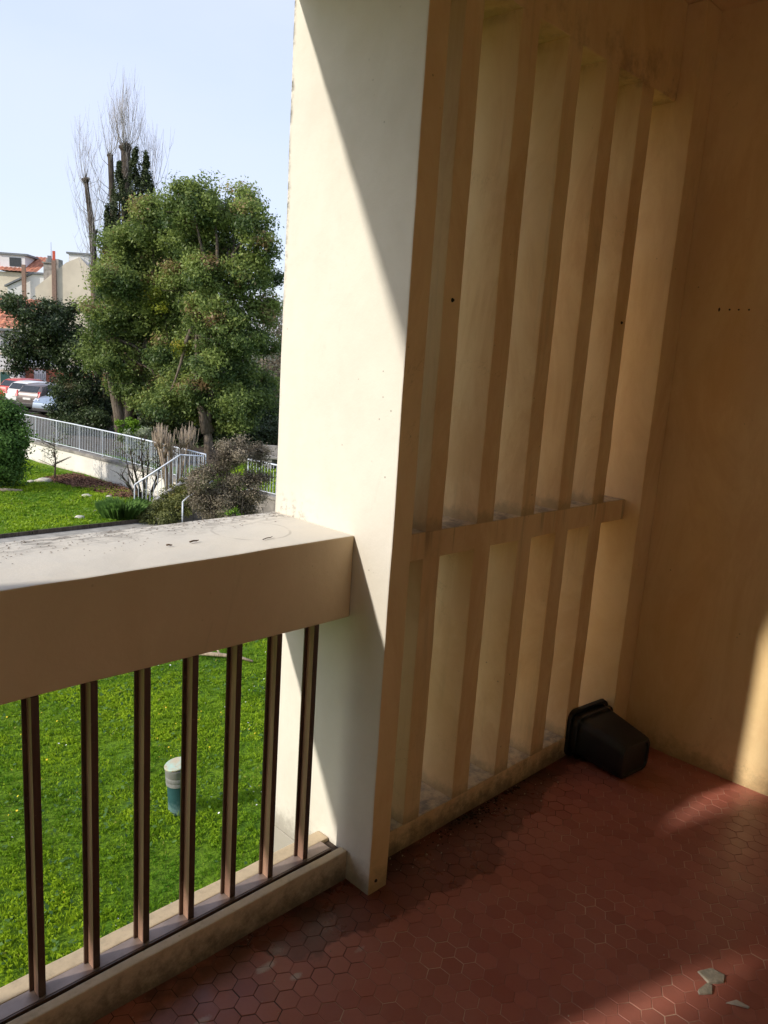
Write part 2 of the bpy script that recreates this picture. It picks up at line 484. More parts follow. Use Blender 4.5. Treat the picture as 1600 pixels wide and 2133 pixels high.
# the lawn: gently uneven
def lawn_height(x, y):
    return GZ + 0.05 * mnoise.noise(Vector((x * 0.35, y * 0.35, 3.3))) + 0.025 * mnoise.noise(Vector((x * 1.4, y * 1.4, 1.3)))
def grid_sheet(name, x0, x1, y0, y1, step, mat, hf):
    nx = int((x1 - x0) / step) + 1; ny = int((y1 - y0) / step) + 1
    V = [(x0 + (x1 - x0) * i / (nx - 1), y0 + (y1 - y0) * j / (ny - 1)) for j in range(ny) for i in range(nx)]
    F = [(j * nx + i, j * nx + i + 1, (j + 1) * nx + i + 1, (j + 1) * nx + i) for j in range(ny - 1) for i in range(nx - 1)]
    me = bpy.data.meshes.new(name)
    me.from_pydata([(x, y, hf(x, y)) for x, y in V], [], F); me.update()
    me.polygons.foreach_set('use_smooth', [True] * len(me.polygons))
    return tag(link_mesh(name, me, mat), kind='structure')
grid_sheet('lawn', -14, 12.9, -0.1, 16.25, 0.3, M['lawn'], lawn_height)
UPZ = GZ + 0.0
grid_sheet('upper_lawn', -14, 12.2, 18.28, 40, 0.4, M['lawn'], lambda x, y: lawn_height(x, y) + 0.06)
sheet('path', [(-14, 16.1), (13.2, 16.1), (13.2, 18.35), (-14, 18.35)], GZ + 0.012 - 0.03, M['path'])
WALL_LINE = [(12.39, 18.45), (12.33, 23.15), (12.07, 26.87), (11.65, 30.8), (11.2, 35.0), (10.6, 40.5)]
sheet('terrace', [(12.45, 18.4), (12.42, 17.45), (13.4, 17.45), (13.4, -30), (140, -30), (140, 160), (8, 160), (8, 40.5)] + [(x + 0.06, y) for x, y in reversed(WALL_LINE)][0:5], TZ, M['terrace_ground'])
sheet('planting_bed', [(13.6, 22.2), (30, 18.5), (34, 34), (14.6, 41), (12.4, 41), (12.6, 27)], TZ + 0.012, M['soil'])
sheet('parking', [(10.5, 42.6), (40, 33), (46, 44), (14, 56)], TZ + 0.024, M['asphalt'])

# ------------------------------------------------------------------ the loggia
XP, XP2 = 1.3726, 1.4448          # fin
YPI, YPO = -0.1397, 0.349
YC = -0.058                       # inner plane of the pierced wall
XE = 2.850                        # end wall
ZC = 2.707                        # ceiling
YR = -1.95                        # rear wall
XW = -8.6                        # far end, out of sight
ZL = 2.398

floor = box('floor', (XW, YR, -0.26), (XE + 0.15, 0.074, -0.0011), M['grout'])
tag(floor, kind='structure')
tag(box('ceiling', (XW, YR, ZC), (XE, 0.352, ZC + 0.2), M['ceiling_paint'], bevel=0.0), kind='structure')

lint = worn_box('facade_lintel', (XW, YC + 0.001, ZL), (2.7265, 0.35, ZC - 0.001), M['claustra_paint'], amp=0.003, seed=4)
tag(lint, 'stained cream concrete lintel over the top of the pierced slat wall under the ceiling', 'lintel')

ew = empty('end_wall', 'plain tan painted end wall to the right of the upright slats, with a row of small dark plug holes', 'wall', (XE, -1.0, 0))
worn_box('wall', (XE, YR - 0.1, -0.25), (XE + 0.15, 0.35, ZC + 0.2), M['wall_paint'], ew, off=ew.location, amp=0.002, step=0.25, seed=6)
for k, yy in enumerate((-0.259, -0.296, -0.328, -0.363)):
    bm = bmesh.new()
    bmesh.ops.create_cone(bm, cap_ends=True, segments=8, radius1=(0.0062, 0.0045, 0.004, 0.004)[k], radius2=0.003, depth=0.004)
    o = bm_to('plug_hole', bm, M['plug'], ew, local(ew, (XE - 0.0005, yy, 1.711)), (0, math.radians(-90), 0))
    if k == 0: o.scale = (1.5, 0.8, 1)

rw = box('rear_wall', (XW, YR - 0.15, -0.25), (XE, YR, ZC + 0.2), M['white_wall'])
tag(rw, 'painted rear wall of the loggia behind the viewer', 'wall')
sw = box('side_wall', (XW - 0.15, YR, -0.25), (XW, 0.35, ZC + 0.2), M['white_wall'])
tag(sw, 'painted far side wall of the loggia out of view', 'wall')
fb = box('building_wall', (XW - 6, YR - 3, GZ - 0.2), (XE + 12, 0.0, -0.27), M['far_floor'])
tag(fb, 'rendered lower storey of the building beneath the balcony', 'wall')

# white fins between the bays
def make_fin(x0, x1, label, seed):
    e = empty('facade_fin', label, 'pillar', (x0, 0, 0), group=None)
    worn_box('fin_slab', (x0, YPI, -0.006), (x1, YPO, 3.1), M['fin_paint'], e, off=e.location, bevel=0.004, amp=0.0013, seed=seed)
    worn_box('fin_foot', (x0 + 0.0005, 0.08, -0.6), (x1 - 0.0005, YPO - 0.0005, -0.006), M['fin_paint'], e, off=e.location, bevel=0.003, seed=seed + 1)
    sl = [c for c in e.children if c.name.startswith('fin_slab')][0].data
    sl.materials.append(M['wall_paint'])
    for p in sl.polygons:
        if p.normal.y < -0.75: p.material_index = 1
    return e
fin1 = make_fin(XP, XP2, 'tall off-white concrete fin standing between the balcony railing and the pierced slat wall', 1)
bm = bmesh.new(); bmesh.ops.create_cone(bm, cap_ends=True, segments=10, radius1=0.006, radius2=0.004, depth=0.004)
bm_to('plug_hole', bm, M['plug'], fin1, local(fin1, (1.4, YPI - 0.001, 0.034)), (math.radians(90), 0, 0))
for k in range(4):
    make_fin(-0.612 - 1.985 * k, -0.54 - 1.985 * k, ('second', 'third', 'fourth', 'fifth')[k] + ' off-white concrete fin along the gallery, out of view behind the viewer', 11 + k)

# parapet
def parapet(x0, x1, bars, label):
    e = empty('balcony_parapet', label, 'railing', (x1, 0, 0))
    of = e.location
    worn_box('beam', (x0, 0.0, 0.773), (x1 - 0.0015, 0.349, 1.0), M['beam_paint'], e, off=of, bevel=0.005, amp=0.0022, seed=2)
    # curb, its top a little higher outside than the metal track set into it
    worn_box('curb', (x0, -0.048, -0.004), (x1 - 0.001, -0.0215, 0.0905), M['curb_paint'], e, off=of, bevel=0.004, amp=0.0018, seed=3)
    worn_box('curb_sill', (x0, 0.0335, -0.2), (x1 - 0.001, 0.0785, 0.0905), M['curb_paint'], e, off=of, bevel=0.004, amp=0.0018, seed=5)
    box('curb_core', (x0, -0.021, -0.003), (x1 - 0.001, 0.033, 0.0795), M['groove'], e, off=of)
    box('rail_track', (x0, -0.0065, 0.0805), (x1 - 0.03, 0.0332, 0.0895), M['track'], e, 0.001, off=of)
    box('track_lip', (x0, -0.0135, 0.0797), (x1 - 0.03, -0.0095, 0.0905), M['bronze'], e, 0.0008, off=of)
    me = None
    for bx in bars:
        if me is None:
            bm = bmesh.new()
            add_box(bm, (-0.0078, -0.0155, 0.0), (0.0078, 0.0115, 0.684), 0.0006, 1)
            add_box(bm, (-0.0165, 0.0117, 0.0), (0.0165, 0.0165, 0.684), 0.0006, 1)
            o = bm_to('baluster', bm, M['bronze'], e); me = o.data
            me.materials.append(M['bronze_web'])
            for p in me.polygons:
                if abs(p.normal.x) > 0.9 and abs(p.center.x) < 0.009: p.material_index = 1  # web sides take the metal with the painted sky light
        else:
            o = link_mesh('baluster', me, None, e)
        o.location = local(e, (bx, 0.0145, 0.0897))
        o.rotation_euler = (0, 0, random.uniform(-0.03, 0.03))
    return e
parapet(-0.54, XP, [1.257 - 0.1195 * k for k in range(15)], 'cream concrete balcony parapet with dark brown metal balusters beneath its thick beam')
parapet(XW, -0.614, [-0.73 - 0.1195 * k for k in range(15)], 'further stretch of the balcony parapet beyond the frame')

# pierced wall
cl = empty('slat_wall', 'tan painted pierced concrete wall of tall upright slats crossed by one mid rail', 'wall', (XP2, YC, 0))
of = cl.location
YD = 0.178
worn_box('base_curb', (XP2 + 0.001, YC, -0.004), (2.7270, YD, 0.084), M['claustra_paint'], cl, off=of, bevel=0.004, amp=0.0022, seed=21)
worn_box('mid_rail', (XP2 + 0.001, YC + 0.0008, 0.9176), (2.7270, YD - 0.001, 0.9968), M['claustra_paint'], cl, off=of, bevel=0.003, amp=0.002, seed=22)
SL = [(1.5895, 1.6604), (1.8188, 1.8989), (2.0449, 2.1185), (2.2588, 2.3374), (2.4839, 2.5637)]
for k, (a, b) in enumerate(SL):
    worn_box('slat', (a, YC, 0.0835), (b, YD, ZL + 0.002), M['claustra_paint'], cl, off=of, bevel=0.003, amp=0.0020, seed=23 + k)
worn_box('end_pier', (2.7276, -0.122, -0.004), (XE - 0.001, YD, ZC - 0.002), M['wall_paint'], cl, off=of, bevel=0.003, amp=0.002, seed=31)
for (xx, zz) in ((1.6256, 1.6285), (2.534, 1.638)):
    bm = bmesh.new(); bmesh.ops.create_cone(bm, cap_ends=True, segments=8, radius1=0.006, radius2=0.003, depth=0.005)
    bm_to('rusty_screw', bm, M['plug'], cl, local(cl, (xx, YC - 0.002, zz)), (math.radians(90), 0, 0))

# ------------------------------------------------------------------ hexagonal tiles
FF = 0.0530; RR = FF / math.sqrt(3)
def hex_ring(r, z, dz=(0, 0)):
    return [(r * math.sin(math.pi / 3 * k), r * math.cos(math.pi / 3 * k), z) for k in range(6)]
def tile_variant(seed):
    rr = random.Random(seed)
    g = 0.0004 + rr.random() * 0.0005
    bm = bmesh.new()
    V = []
    jit = [rr.uniform(-0.0004, 0.0004) for _ in range(6)]
    for (r, z) in ((RR - g * 1.1, -0.0055), (RR - g * 1.1, -0.0007), (RR - g * 1.1 - 0.0009, 0.0)):
        V.append([bm.verts.new((( r + jit[k]) * math.sin(math.pi / 3 * k), (r + jit[k]) * math.cos(math.pi / 3 * k), z)) for k in range(6)])
    for a, b in ((0, 1), (1, 2)):
        for k in range(6):
            bm.faces.new((V[a][k], V[a][(k + 1) % 6], V[b][(k + 1) % 6], V[b][k]))
    bm.faces.new(list(reversed(V[2])))
    bmesh.ops.recalc_face_normals(bm, faces=bm.faces)
    me = bpy.data.meshes.new('tile'); bm.to_mesh(me); bm.free()
    me.materials.append(M['tile'])
    # make sure the top face points up
    if max(me.polygons, key=lambda p: p.center.z).normal.z < 0: me.flip_normals()
    return me
TV = [tile_variant(s) for s in range(6)]
cx, cy = 1.0145, -0.2290
spots = []
for j in range(-38, 5):
    for i in range(-34, 36):
        x = cx + FF * (i + 0.5 * (j % 2)); y = cy + 1.5 * RR * j
        if x < XE + 0.024 and -1.72 < y < -0.022 and x > -0.7:
            d = Vector((x, y, 0)) - CAM_LOC
            dep = d.dot(CAM_F)
            px = 800 + 1612.7 * d.dot(CAM_R) / max(dep, .01); py = 1066 - 1612.7 * d.dot(CAM_U) / max(dep, .01)
            vis = dep > 0.2 and -20 < px < 1620 and 1550 < py < 2150
            hid = px < 700 and py < 1840 + (700 - px) * 0.56
            spots.append((0 if (vis and not hid) else 1, d.length, x, y))
spots.sort()
near = spots[:300]; rest = spots[300:]
for _, _, x, y in near:
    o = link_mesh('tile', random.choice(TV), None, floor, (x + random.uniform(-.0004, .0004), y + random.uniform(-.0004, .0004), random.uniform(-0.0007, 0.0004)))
    o.rotation_euler = (random.gauss(0, 0.006), random.gauss(0, 0.006), random.gauss(0, 0.008))
bm = bmesh.new()
lay = bm.verts.layers.float.new('tint')
for _, _, x, y in rest:
    n0 = len(bm.verts)
    bm.from_mesh(random.choice(TV))
    bm.verts.ensure_lookup_table()
    mt = Matrix.Translation((x, y, random.uniform(-0.0007, 0.0004))) @ Matrix.Rotation(random.gauss(0, 0.006), 4, 'X') @ Matrix.Rotation(random.gauss(0, 0.006), 4, 'Y')
    tv = random.random()
    for v in bm.verts[n0:]:
        v.co = mt @ v.co; v[lay] = tv
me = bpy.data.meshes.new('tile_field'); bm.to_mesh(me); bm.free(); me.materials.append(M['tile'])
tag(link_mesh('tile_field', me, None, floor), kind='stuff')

# ------------------------------------------------------------------ things on the balcony
def planter():
    e = empty('plant_pot', 'empty black plastic plant pot tipped on its side in the corner by the slats', 'plant pot', (2.60, -0.18, 0.0), math.radians(-6))
    # axis runs along -Y from rim (y=+0.115) to base (y=-0.125); cross sections are rounded rectangles x,z
    def ring(y, w, z0, z1, rad, n=5):
        P = []
        hw = w / 2
        for (cxx, czz, a0) in ((hw - rad, z1 - rad, 0), (-hw + rad, z1 - rad, 90), (-hw + rad, z0 + rad, 180), (hw - rad, z0 + rad, 270)):
            for k in range(n):
                a = math.radians(a0 + 90 * k / (n - 1))
                P.append((cxx + rad * math.cos(a), y, czz + rad * math.sin(a)))
        return P
    def loft(name, rings, cap0=False, cap1=False):
        bm = bmesh.new(); R = [[bm.verts.new(p) for p in r] for r in rings]
        n = len(R[0])
        for a, b in zip(R, R[1:]):
            for k in range(n): bm.faces.new((a[k], a[(k + 1) % n], b[(k + 1) % n], b[k]))
        if cap0: bm.faces.new(R[0])
        if cap1: bm.faces.new(R[-1])
        return bm_to(name, bm, M['black_plastic'], e, smooth=False)
    o = loft('pot_body', [ring(0.100, 0.214, 0.020, 0.172, 0.03), ring(0.090, 0.216, 0.018, 0.172, 0.03), ring(0.0, 0.200, 0.011, 0.157, 0.03), ring(-0.10, 0.184, 0.004, 0.139, 0.03),
                      ring(-0.118, 0.180, 0.003, 0.135, 0.03), ring(-0.124, 0.170, 0.008, 0.130, 0.03), ring(-0.1245, 0.150, 0.016, 0.120, 0.025),
                      ring(-0.119, 0.146, 0.018, 0.118, 0.025)], cap1=True)
    loft('pot_lining', [ring(0.108, 0.208, 0.020, 0.172, 0.03), ring(-0.08, 0.178, 0.010, 0.137, 0.03)], cap1=True)
    loft('pot_rim', [ring(0.098, 0.216, 0.012, 0.178, 0.032), ring(0.096, 0.238, 0.002, 0.190, 0.035), ring(0.110, 0.242, 0.000, 0.193, 0.036), ring(0.114, 0.238, 0.003, 0.190, 0.035), ring(0.112, 0.206, 0.020, 0.172, 0.03)])
    o = loft('pot_rib', [ring(0.068, 0.218, 0.006, 0.176, 0.031), ring(0.066, 0.224, 0.003, 0.178, 0.032), ring(0.072, 0.225, 0.003, 0.179, 0.032), ring(0.074, 0.218, 0.006, 0.176, 0.031)])
    return e
pp = planter()
for ch in pp.children:
    sm = ch.data.polygons
    ch.data.polygons.foreach_set('use_smooth', [True] * len(sm))
    try: ch.data.set_sharp_from_angle(angle=math.radians(38))
    except Exception: pass

def flake(name, outline, h, mat, label, cat, seed=0):
    cxx = sum(p[0] for p in outline) / len(outline); cyy = sum(p[1] for p in outline) / len(outline)
    bm = bmesh.new()
    rr = random.Random(seed)
    lo = [bm.verts.new((x - cxx, y - cyy, 0.0005)) for x, y in outline]
    hi = [bm.verts.new(((x - cxx) * 0.93, (y - cyy) * 0.93, h * rr.uniform(0.7, 1.2))) for x, y in outline]
    c = bm.verts.new((0, 0, h * 1.15))
    n = len(lo)
    for k in range(n):
        bm.faces.new((lo[k], lo[(k + 1) % n], hi[(k + 1) % n], hi[k]))
        bm.faces.new((hi[k], hi[(k + 1) % n], c))
    o = bm_to(name, bm, mat)
    o.location = (cxx, cyy, 0.0004)
    return tag(o, label, cat)
flake('mortar_fragment', [(1.818, -.880), (1.853, -.899), (1.858, -.934), (1.835, -.941), (1.822, -.934), (1.801, -.916)], 0.006, M['mortar'],
      'larger flat grey mortar fragment lying on the red tiles', 'mortar fragment', 1)
flake('mortar_fragment', [(1.795, -.914), (1.799, -.926), (1.776, -.936), (1.748, -.915), (1.757, -.908)], 0.006, M['mortar'],
      'smaller triangular grey mortar fragment touching the larger one on the tiles', 'mortar fragment', 2)
flake('paint_flake', [(1.773, -.969), (1.802, -.983), (1.806, -1.014), (1.799, -1.013), (1.787, -.990)], 0.004, M['chip'],
      'thin white paint flake on the red tiles beside the mortar fragments', 'paint flake', 3)

# grit scattered on the floor
gv = []
for k in range(150):
    x = random.uniform(0.6, 2.7); y = -0.06 - abs(random.gauss(0, 0.35))
    if k < 60: x = random.uniform(1.5, 2.4); y = -0.06 - abs(random.gauss(0, 0.05))
    s = random.uniform(0.0008, 0.0022) if k > 12 else random.uniform(0.002, 0.0035)
    gv.append((x, y, s))
bm = bmesh.new()
for x, y, s in gv:
    r = bmesh.ops.create_icosphere(bm, subdivisions=1, radius=s)
    bmesh.ops.translate(bm, verts=r['verts'], vec=(x, y, s * 0.5))
g = bm_to('floor_grit', bm, plain('pale_grit', (0.45, 0.38, 0.30), 0.9, 0, 0.6, 300.0))
tag(g, 'scattered pale grit on the red floor tiles', 'grit', kind='stuff')
bm = bmesh.new()
for k in range(160):
    x = random.gauss(1.92, 0.12); y = YC - 0.006 - abs(random.gauss(0, 0.022)); s = random.uniform(0.001, 0.0045)
    r = bmesh.ops.create_icosphere(bm, subdivisions=1, radius=s)
    bmesh.ops.scale(bm, verts=r['verts'], vec=(random.uniform(.7, 1.6), random.uniform(.7, 1.6), 0.6))
    bmesh.ops.translate(bm, verts=r['verts'], vec=(x, y, s * 0.3))
g = bm_to('dark_debris', bm, plain('dark_crumbs', (0.02, 0.015, 0.012), 0.95, 0, 0.5, 200.0))
tag(g, 'dark crumbled dirt at the foot of the pierced slat wall', 'dirt', kind='stuff')

# twigs and dust on the parapet top
def twig(x, y, ang, L, r, label):
    e = tubes('twig', [[(-L / 2, 0, 0, r), (-L * .1, L * .03, r * .4, r), (L * .2, -L * .02, 0, r * .9), (L / 2, L * .04, 0, r * .5)]], M['twig'], None, 5)
    e.location = (x, y, 1.0015 + r); e.rotation_euler = (0, 0, ang)
    tag(e, label, 'twig')
twig(0.975, 0.140, 0.15, 0.028, 0.0022, 'short dark twig lying in the middle of the parapet top')
twig(1.150, 0.081, 0.30, 0.042, 0.0013, 'thin dry twig on the parapet top nearest the white fin')
twig(0.905, 0.135, -0.5, 0.014, 0.0022, 'tiny dark twig crumb on the parapet top, left of the short twig')
bm = bmesh.new()
for k in range(420):
    x = random.uniform(0.35, 1.36); y = 0.345 - abs(random.gauss(0, 0.06)) * (1.5 if x < 0.9 else 0.8)
    if y < 0.01: continue
    s = random.uniform(0.0004, 0.0012)
    r = bmesh.ops.create_icosphere(bm, subdivisions=1, radius=s)
    bmesh.ops.scale(bm, verts=r['verts'], vec=(random.uniform(1, 3.5), random.uniform(.7, 1.6), 0.6))
    bmesh.ops.translate(bm, verts=r['verts'], vec=(x, y, 1.0015))
g = bm_to('leaf_crumbs', bm, plain('brown_leaf_crumbs', (0.13, 0.085, 0.05), 0.95, 0, 0.5, 200.0))
tag(g, 'brown dry leaf crumbs along the outer edge of the parapet top', 'leaf litter', kind='stuff')
#PART2
# ------------------------------------------------------------------ foliage materials and builders
def leaf_mat(name, dark, light, accent=None, rough=0.45, trans=0.25):
    t = NT(name)
    at = t.node('ShaderNodeAttribute', attribute_name='tint').outputs['Fac']
    c = t.mix(t.ramp(at, 0.0, 0.8, smooth=False), dark, light)
    if accent is not None: c = t.mix(t.ramp(at, 0.82, 1.0), c, accent)
    t.put(t.b.inputs['Base Color'], c); t.b.inputs['Roughness'].default_value = rough
    t.b.inputs['Specular IOR Level'].default_value = 0.35
    tr = t.node('ShaderNodeBsdfTranslucent'); t.put(tr.inputs['Color'], c)
    mx = t.node('ShaderNodeMixShader'); mx.inputs[0].default_value = trans
    t.l.new(t.b.outputs[0], mx.inputs[1]); t.l.new(tr.outputs[0], mx.inputs[2]); t.l.new(mx.outputs[0], t.out.inputs['Surface'])
    return t.m
def bark_mat(name, a, b):
    t = NT(name)
    f = t.ramp(t.noise(5.0, 6, 0.7, t.scaled((3, 3, 0.5))), 0.3, 0.7)
    return t.fin(t.mix(f, a, b), 0.95, t.bump(t.noise(9.0, 6, 0.7, t.scaled((4, 4, 0.6))), 0.8, 0.03), spec=0.1)
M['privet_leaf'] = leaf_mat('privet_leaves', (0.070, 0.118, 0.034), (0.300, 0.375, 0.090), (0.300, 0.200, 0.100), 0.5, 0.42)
M['yellow_leaf'] = leaf_mat('privet_leaves_yellow', (0.110, 0.150, 0.022), (0.270, 0.310, 0.035), (0.380, 0.330, 0.040), 0.42, 0.38)
M['dark_leaf'] = leaf_mat('dark_evergreen_leaves', (0.036, 0.058, 0.024), (0.085, 0.120, 0.042), (0.120, 0.110, 0.050), 0.45, 0.25)
M['bush_leaf'] = leaf_mat('bush_leaves', (0.055, 0.125, 0.026), (0.145, 0.260, 0.050), None, 0.65, 0.35)
M['cypress_leaf'] = leaf_mat('cypress_foliage', (0.045, 0.065, 0.028), (0.100, 0.125, 0.045), None, 0.7, 0.2)
M['bright_leaf'] = leaf_mat('bright_green_leaves', (0.080, 0.180, 0.010), (0.190, 0.330, 0.020), None, 0.5, 0.35)
M['pale_leaf'] = leaf_mat('pale_edged_leaves', (0.110, 0.150, 0.070), (0.420, 0.450, 0.300), None, 0.5, 0.3)
M['brown_leaf'] = leaf_mat('wintry_brown_leaves', (0.150, 0.125, 0.085), (0.330, 0.275, 0.195), (0.190, 0.220, 0.090), 0.7, 0.25)
M['ivy_leaf'] = leaf_mat('ground_ivy_leaves', (0.070, 0.085, 0.022), (0.170, 0.180, 0.045), (0.26, 0.23, 0.05), 0.6, 0.2)
M['grass_blade'] = leaf_mat('grass_blades', (0.090, 0.225, 0.012), (0.330, 0.470, 0.020), (0.360, 0.340, 0.090), 0.55, 0.45)
M['bark'] = bark_mat('grey_brown_bark', (0.085, 0.065, 0.048), (0.200, 0.165, 0.130))
M['dark_bark'] = bark_mat('dark_bark', (0.045, 0.036, 0.028), (0.110, 0.090, 0.070))
M['pale_twig'] = bark_mat('pale_twigs', (0.26, 0.20, 0.14), (0.46, 0.37, 0.27))
M['poplar_twig'] = bark_mat('poplar_twigs', (0.36, 0.33, 0.31), (0.52, 0.49, 0.46))

def unit(n):
    v = RNG.normal(size=(n, 3)); return v / np.linalg.norm(v, axis=1, keepdims=True)

def leaves(P, out, size, tint, aspect=0.5, up=0.35):
    """rhombic leaves at P (n,3) whose faces lean to the direction out"""
    n = len(P)
    nrm = out * 0.7 + unit(n) * 0.9 + np.array([0, 0, up])
    nrm /= np.linalg.norm(nrm, axis=1, keepdims=True)
    t = np.cross(nrm, unit(n)); t /= np.linalg.norm(t, axis=1, keepdims=True)
    b = np.cross(nrm, t)
    L = size * RNG.uniform(0.4, 1.35, (n, 1))
    V = np.stack([P - t * L * 0.5, P + b * L * aspect * 0.5 + nrm * L * 0.08, P + t * L * 0.5, P - b * L * aspect * 0.5 + nrm * L * 0.08], 1)
    return V.reshape(-1, 3), tint

def crown_points(blobs, per_m2, clump=0.22, fill=0.12, flat=0.85, tint_bias=0.0, lo=0.7):
    """leaf positions gathered in clumps on the surfaces of overlapping lobes"""
    P, O, T = [], [], []
    for bi, (x, y, z, r) in enumerate(blobs):
        n = int(per_m2 * 4 * math.pi * r * r)
        k = max(6, int(26 * r * r))
        d = unit(k)
        rad = r * RNG.uniform(lo, 1.06, (k, 1))
        cc = d * rad * np.array([1, 1, flat]) + np.array([x, y, z])
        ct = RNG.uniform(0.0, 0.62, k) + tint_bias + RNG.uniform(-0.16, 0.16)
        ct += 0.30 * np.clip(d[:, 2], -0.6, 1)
        ct[RNG.random(k) < 0.13] += 0.38
        w = RNG.uniform(0.3, 1.0, k); w /= w.sum()
        idx = RNG.choice(k, n, p=w)
        sg = clump * min(1.0, 0.55 + 0.5 * r)
        p = cc[idx] + RNG.normal(size=(n, 3)) * sg * np.array([1, 1, 0.75])
        o = p - np.array([x, y, z]); o /= np.linalg.norm(o, axis=1, keepdims=True) + 1e-6
        t = np.clip(ct[idx] + RNG.normal(0, 0.10, n), 0, 1)
        P.append(p); O.append(o); T.append(t)
        nf = int(n * fill)
        if nf:
            p = unit(nf) * r * RNG.uniform(0.1, 0.75, (nf, 1)) + np.array([x, y, z])
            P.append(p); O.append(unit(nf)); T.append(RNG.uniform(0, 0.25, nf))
    return np.concatenate(P), np.concatenate(O), np.concatenate(T)

def foliage(name, blobs, per_m2, size, mat, parent, clump=0.22, fill=0.12, flat=0.85, aspect=0.5, bias=0.0, lo=0.7):
    off = np.array(parent.location) if parent is not None else np.zeros(3)
    P, O, T = crown_points(blobs, per_m2, clump, fill, flat, bias, lo)
    V, T = leaves(P, O, size, T, aspect)
    return np_mesh(name, V - off, 4, mat, parent, T)

def limb(p0, p1, r0, r1, n=5, wob=0.08):
    p0, p1 = Vector(p0), Vector(p1); L = (p1 - p0).length
    out = []
    for i in range(n + 1):
        t = i / n
        q = p0.lerp(p1, t)
        if 0 < i < n: q += Vector((random.uniform(-1, 1), random.uniform(-1, 1), random.uniform(-.5, .5))) * wob * L
        out.append((*q, r0 + (r1 - r0) * t))
    return out

# ------------------------------------------------------------------ grass
def grass(name, n, region, hf, length, width, label, patch=0.7, keep=None):
    x0, x1, y0, y1 = region
    X = RNG.uniform(x0, x1, n); Y = RNG.uniform(y0, y1, n)
    if keep is not None:
        m = keep(X, Y); X, Y = X[m], Y[m]; n = len(X)
    bare = np.array([mnoise.noise(Vector((a * 2.3, b * 2.3, 31.0))) + 0.6 * mnoise.noise(Vector((a * 6.0, b * 6.0, 11.0))) for a, b in zip(X, Y)])
    m = (bare < 0.42) | (RNG.random(n) < 0.25); X, Y = X[m], Y[m]; n = len(X)
    # clumps: pull a share of the blades towards tuft centres
    k = max(10, n // 22)
    ci = RNG.integers(0, n, k); which = RNG.integers(0, k, n); pull = RNG.random(n) < 0.6
    X = np.where(pull, X[ci][which] + RNG.normal(0, length * 0.45, n), X); Y = np.where(pull, Y[ci][which] + RNG.normal(0, length * 0.45, n), Y)
    Z = np.array([hf(a, b) for a, b in zip(X, Y)])
    pn = np.array([mnoise.noise(Vector((a * patch, b * patch, 7.7))) + 0.5 * mnoise.noise(Vector((a * 3.1, b * 3.1, 2.2))) for a, b in zip(X, Y)])
    ang = RNG.uniform(0, 2 * math.pi, n); lean = RNG.uniform(0.15, 0.95, n)
    L = length * RNG.uniform(0.45, 1.25, n) * (1 + 0.45 * np.clip(pn, -0.8, 0.9))
    w = width * RNG.uniform(0.6, 1.3, n)
    dx, dy = np.cos(ang), np.sin(ang)
    tw = RNG.uniform(-0.8, 0.8, n)
    bx, by = -np.sin(ang + tw), np.cos(ang + tw)
    A = np.stack([X - bx * w / 2, Y - by * w / 2, Z - 0.01], 1)
    B = np.stack([X + bx * w / 2, Y + by * w / 2, Z - 0.01], 1)
    m1 = np.stack([X + dx * L * lean * .35 + bx * w * .4, Y + dy * L * lean * .35 + by * w * .4, Z + L * 0.62], 1)
    Tp = np.stack([X + dx * L * lean, Y + dy * L * lean, Z + L * (1 - 0.45 * lean)], 1)
    V = np.stack([A, B, m1, Tp], 1).reshape(-1, 3)
    tint = np.clip(0.45 + 0.70 * pn + RNG.normal(0, 0.10, n), 0, 0.84)
    dry = RNG.random(n) < 0.02
    tint[dry] = RNG.uniform(0.85, 1, dry.sum())
    o = np_mesh(name, V, 4, M['grass_blade'], None, tint)
    return tag(o, label, 'grass', kind='stuff')

def near_keep(X, Y):
    return (X > 0.15 * Y - 1.2) & (X < 0.98 * Y + 1.2)
grass('grass', 300000, (0.2, 10.5, 1.6, 12.5), lawn_height, 0.052, 0.0065, 'short bright green lawn grass below the balcony', 0.8, near_keep)
grass('grass', 60000, (5.2, 12.0, 18.35, 31), lambda x, y: lawn_height(x, y) + 0.06, 0.085, 0.022, 'sunlit green lawn grass in front of the white retaining wall', 0.5,
      lambda X, Y: (X > 0.30 * Y + 0.2) & (X < 12.2 - 0.08 * (Y - 20)))
grass('grass', 22000, (13.5, 22, 12, 22), lambda x, y: TZ, 0.10, 0.028, 'green grass on the terrace behind the right-hand railing', 0.5)

# low broad weeds among the grass and little flowers
def weeds():
    n = 9000
    X = RNG.uniform(0.2, 9.5, n); Y = RNG.uniform(1.8, 12, n)
    m = near_keep(X, Y); X, Y = X[m], Y[m]
    pn = np.array([mnoise.noise(Vector((a * 0.9, b * 0.9, 21.7))) for a, b in zip(X, Y)])
    m = (pn > -0.02) | (RNG.random(len(X)) < 0.12); X, Y, pn = X[m], Y[m], pn[m]
    Z = np.array([lawn_height(a, b) for a, b in zip(X, Y)]) + RNG.uniform(0.01, 0.07, len(X))
    P = np.stack([X, Y, Z], 1)
    V, T = leaves(P, np.tile([0, 0, 1.0], (len(P), 1)), 0.055, np.clip(RNG.uniform(0, 0.55, len(P)), 0, .8), 0.6, 0.8)
    tag(np_mesh('lawn_weeds', V, 4, M['bush_leaf'], None, T), 'broad-leaved clover and weeds among the lawn grass', 'weeds', kind='stuff')
weeds()
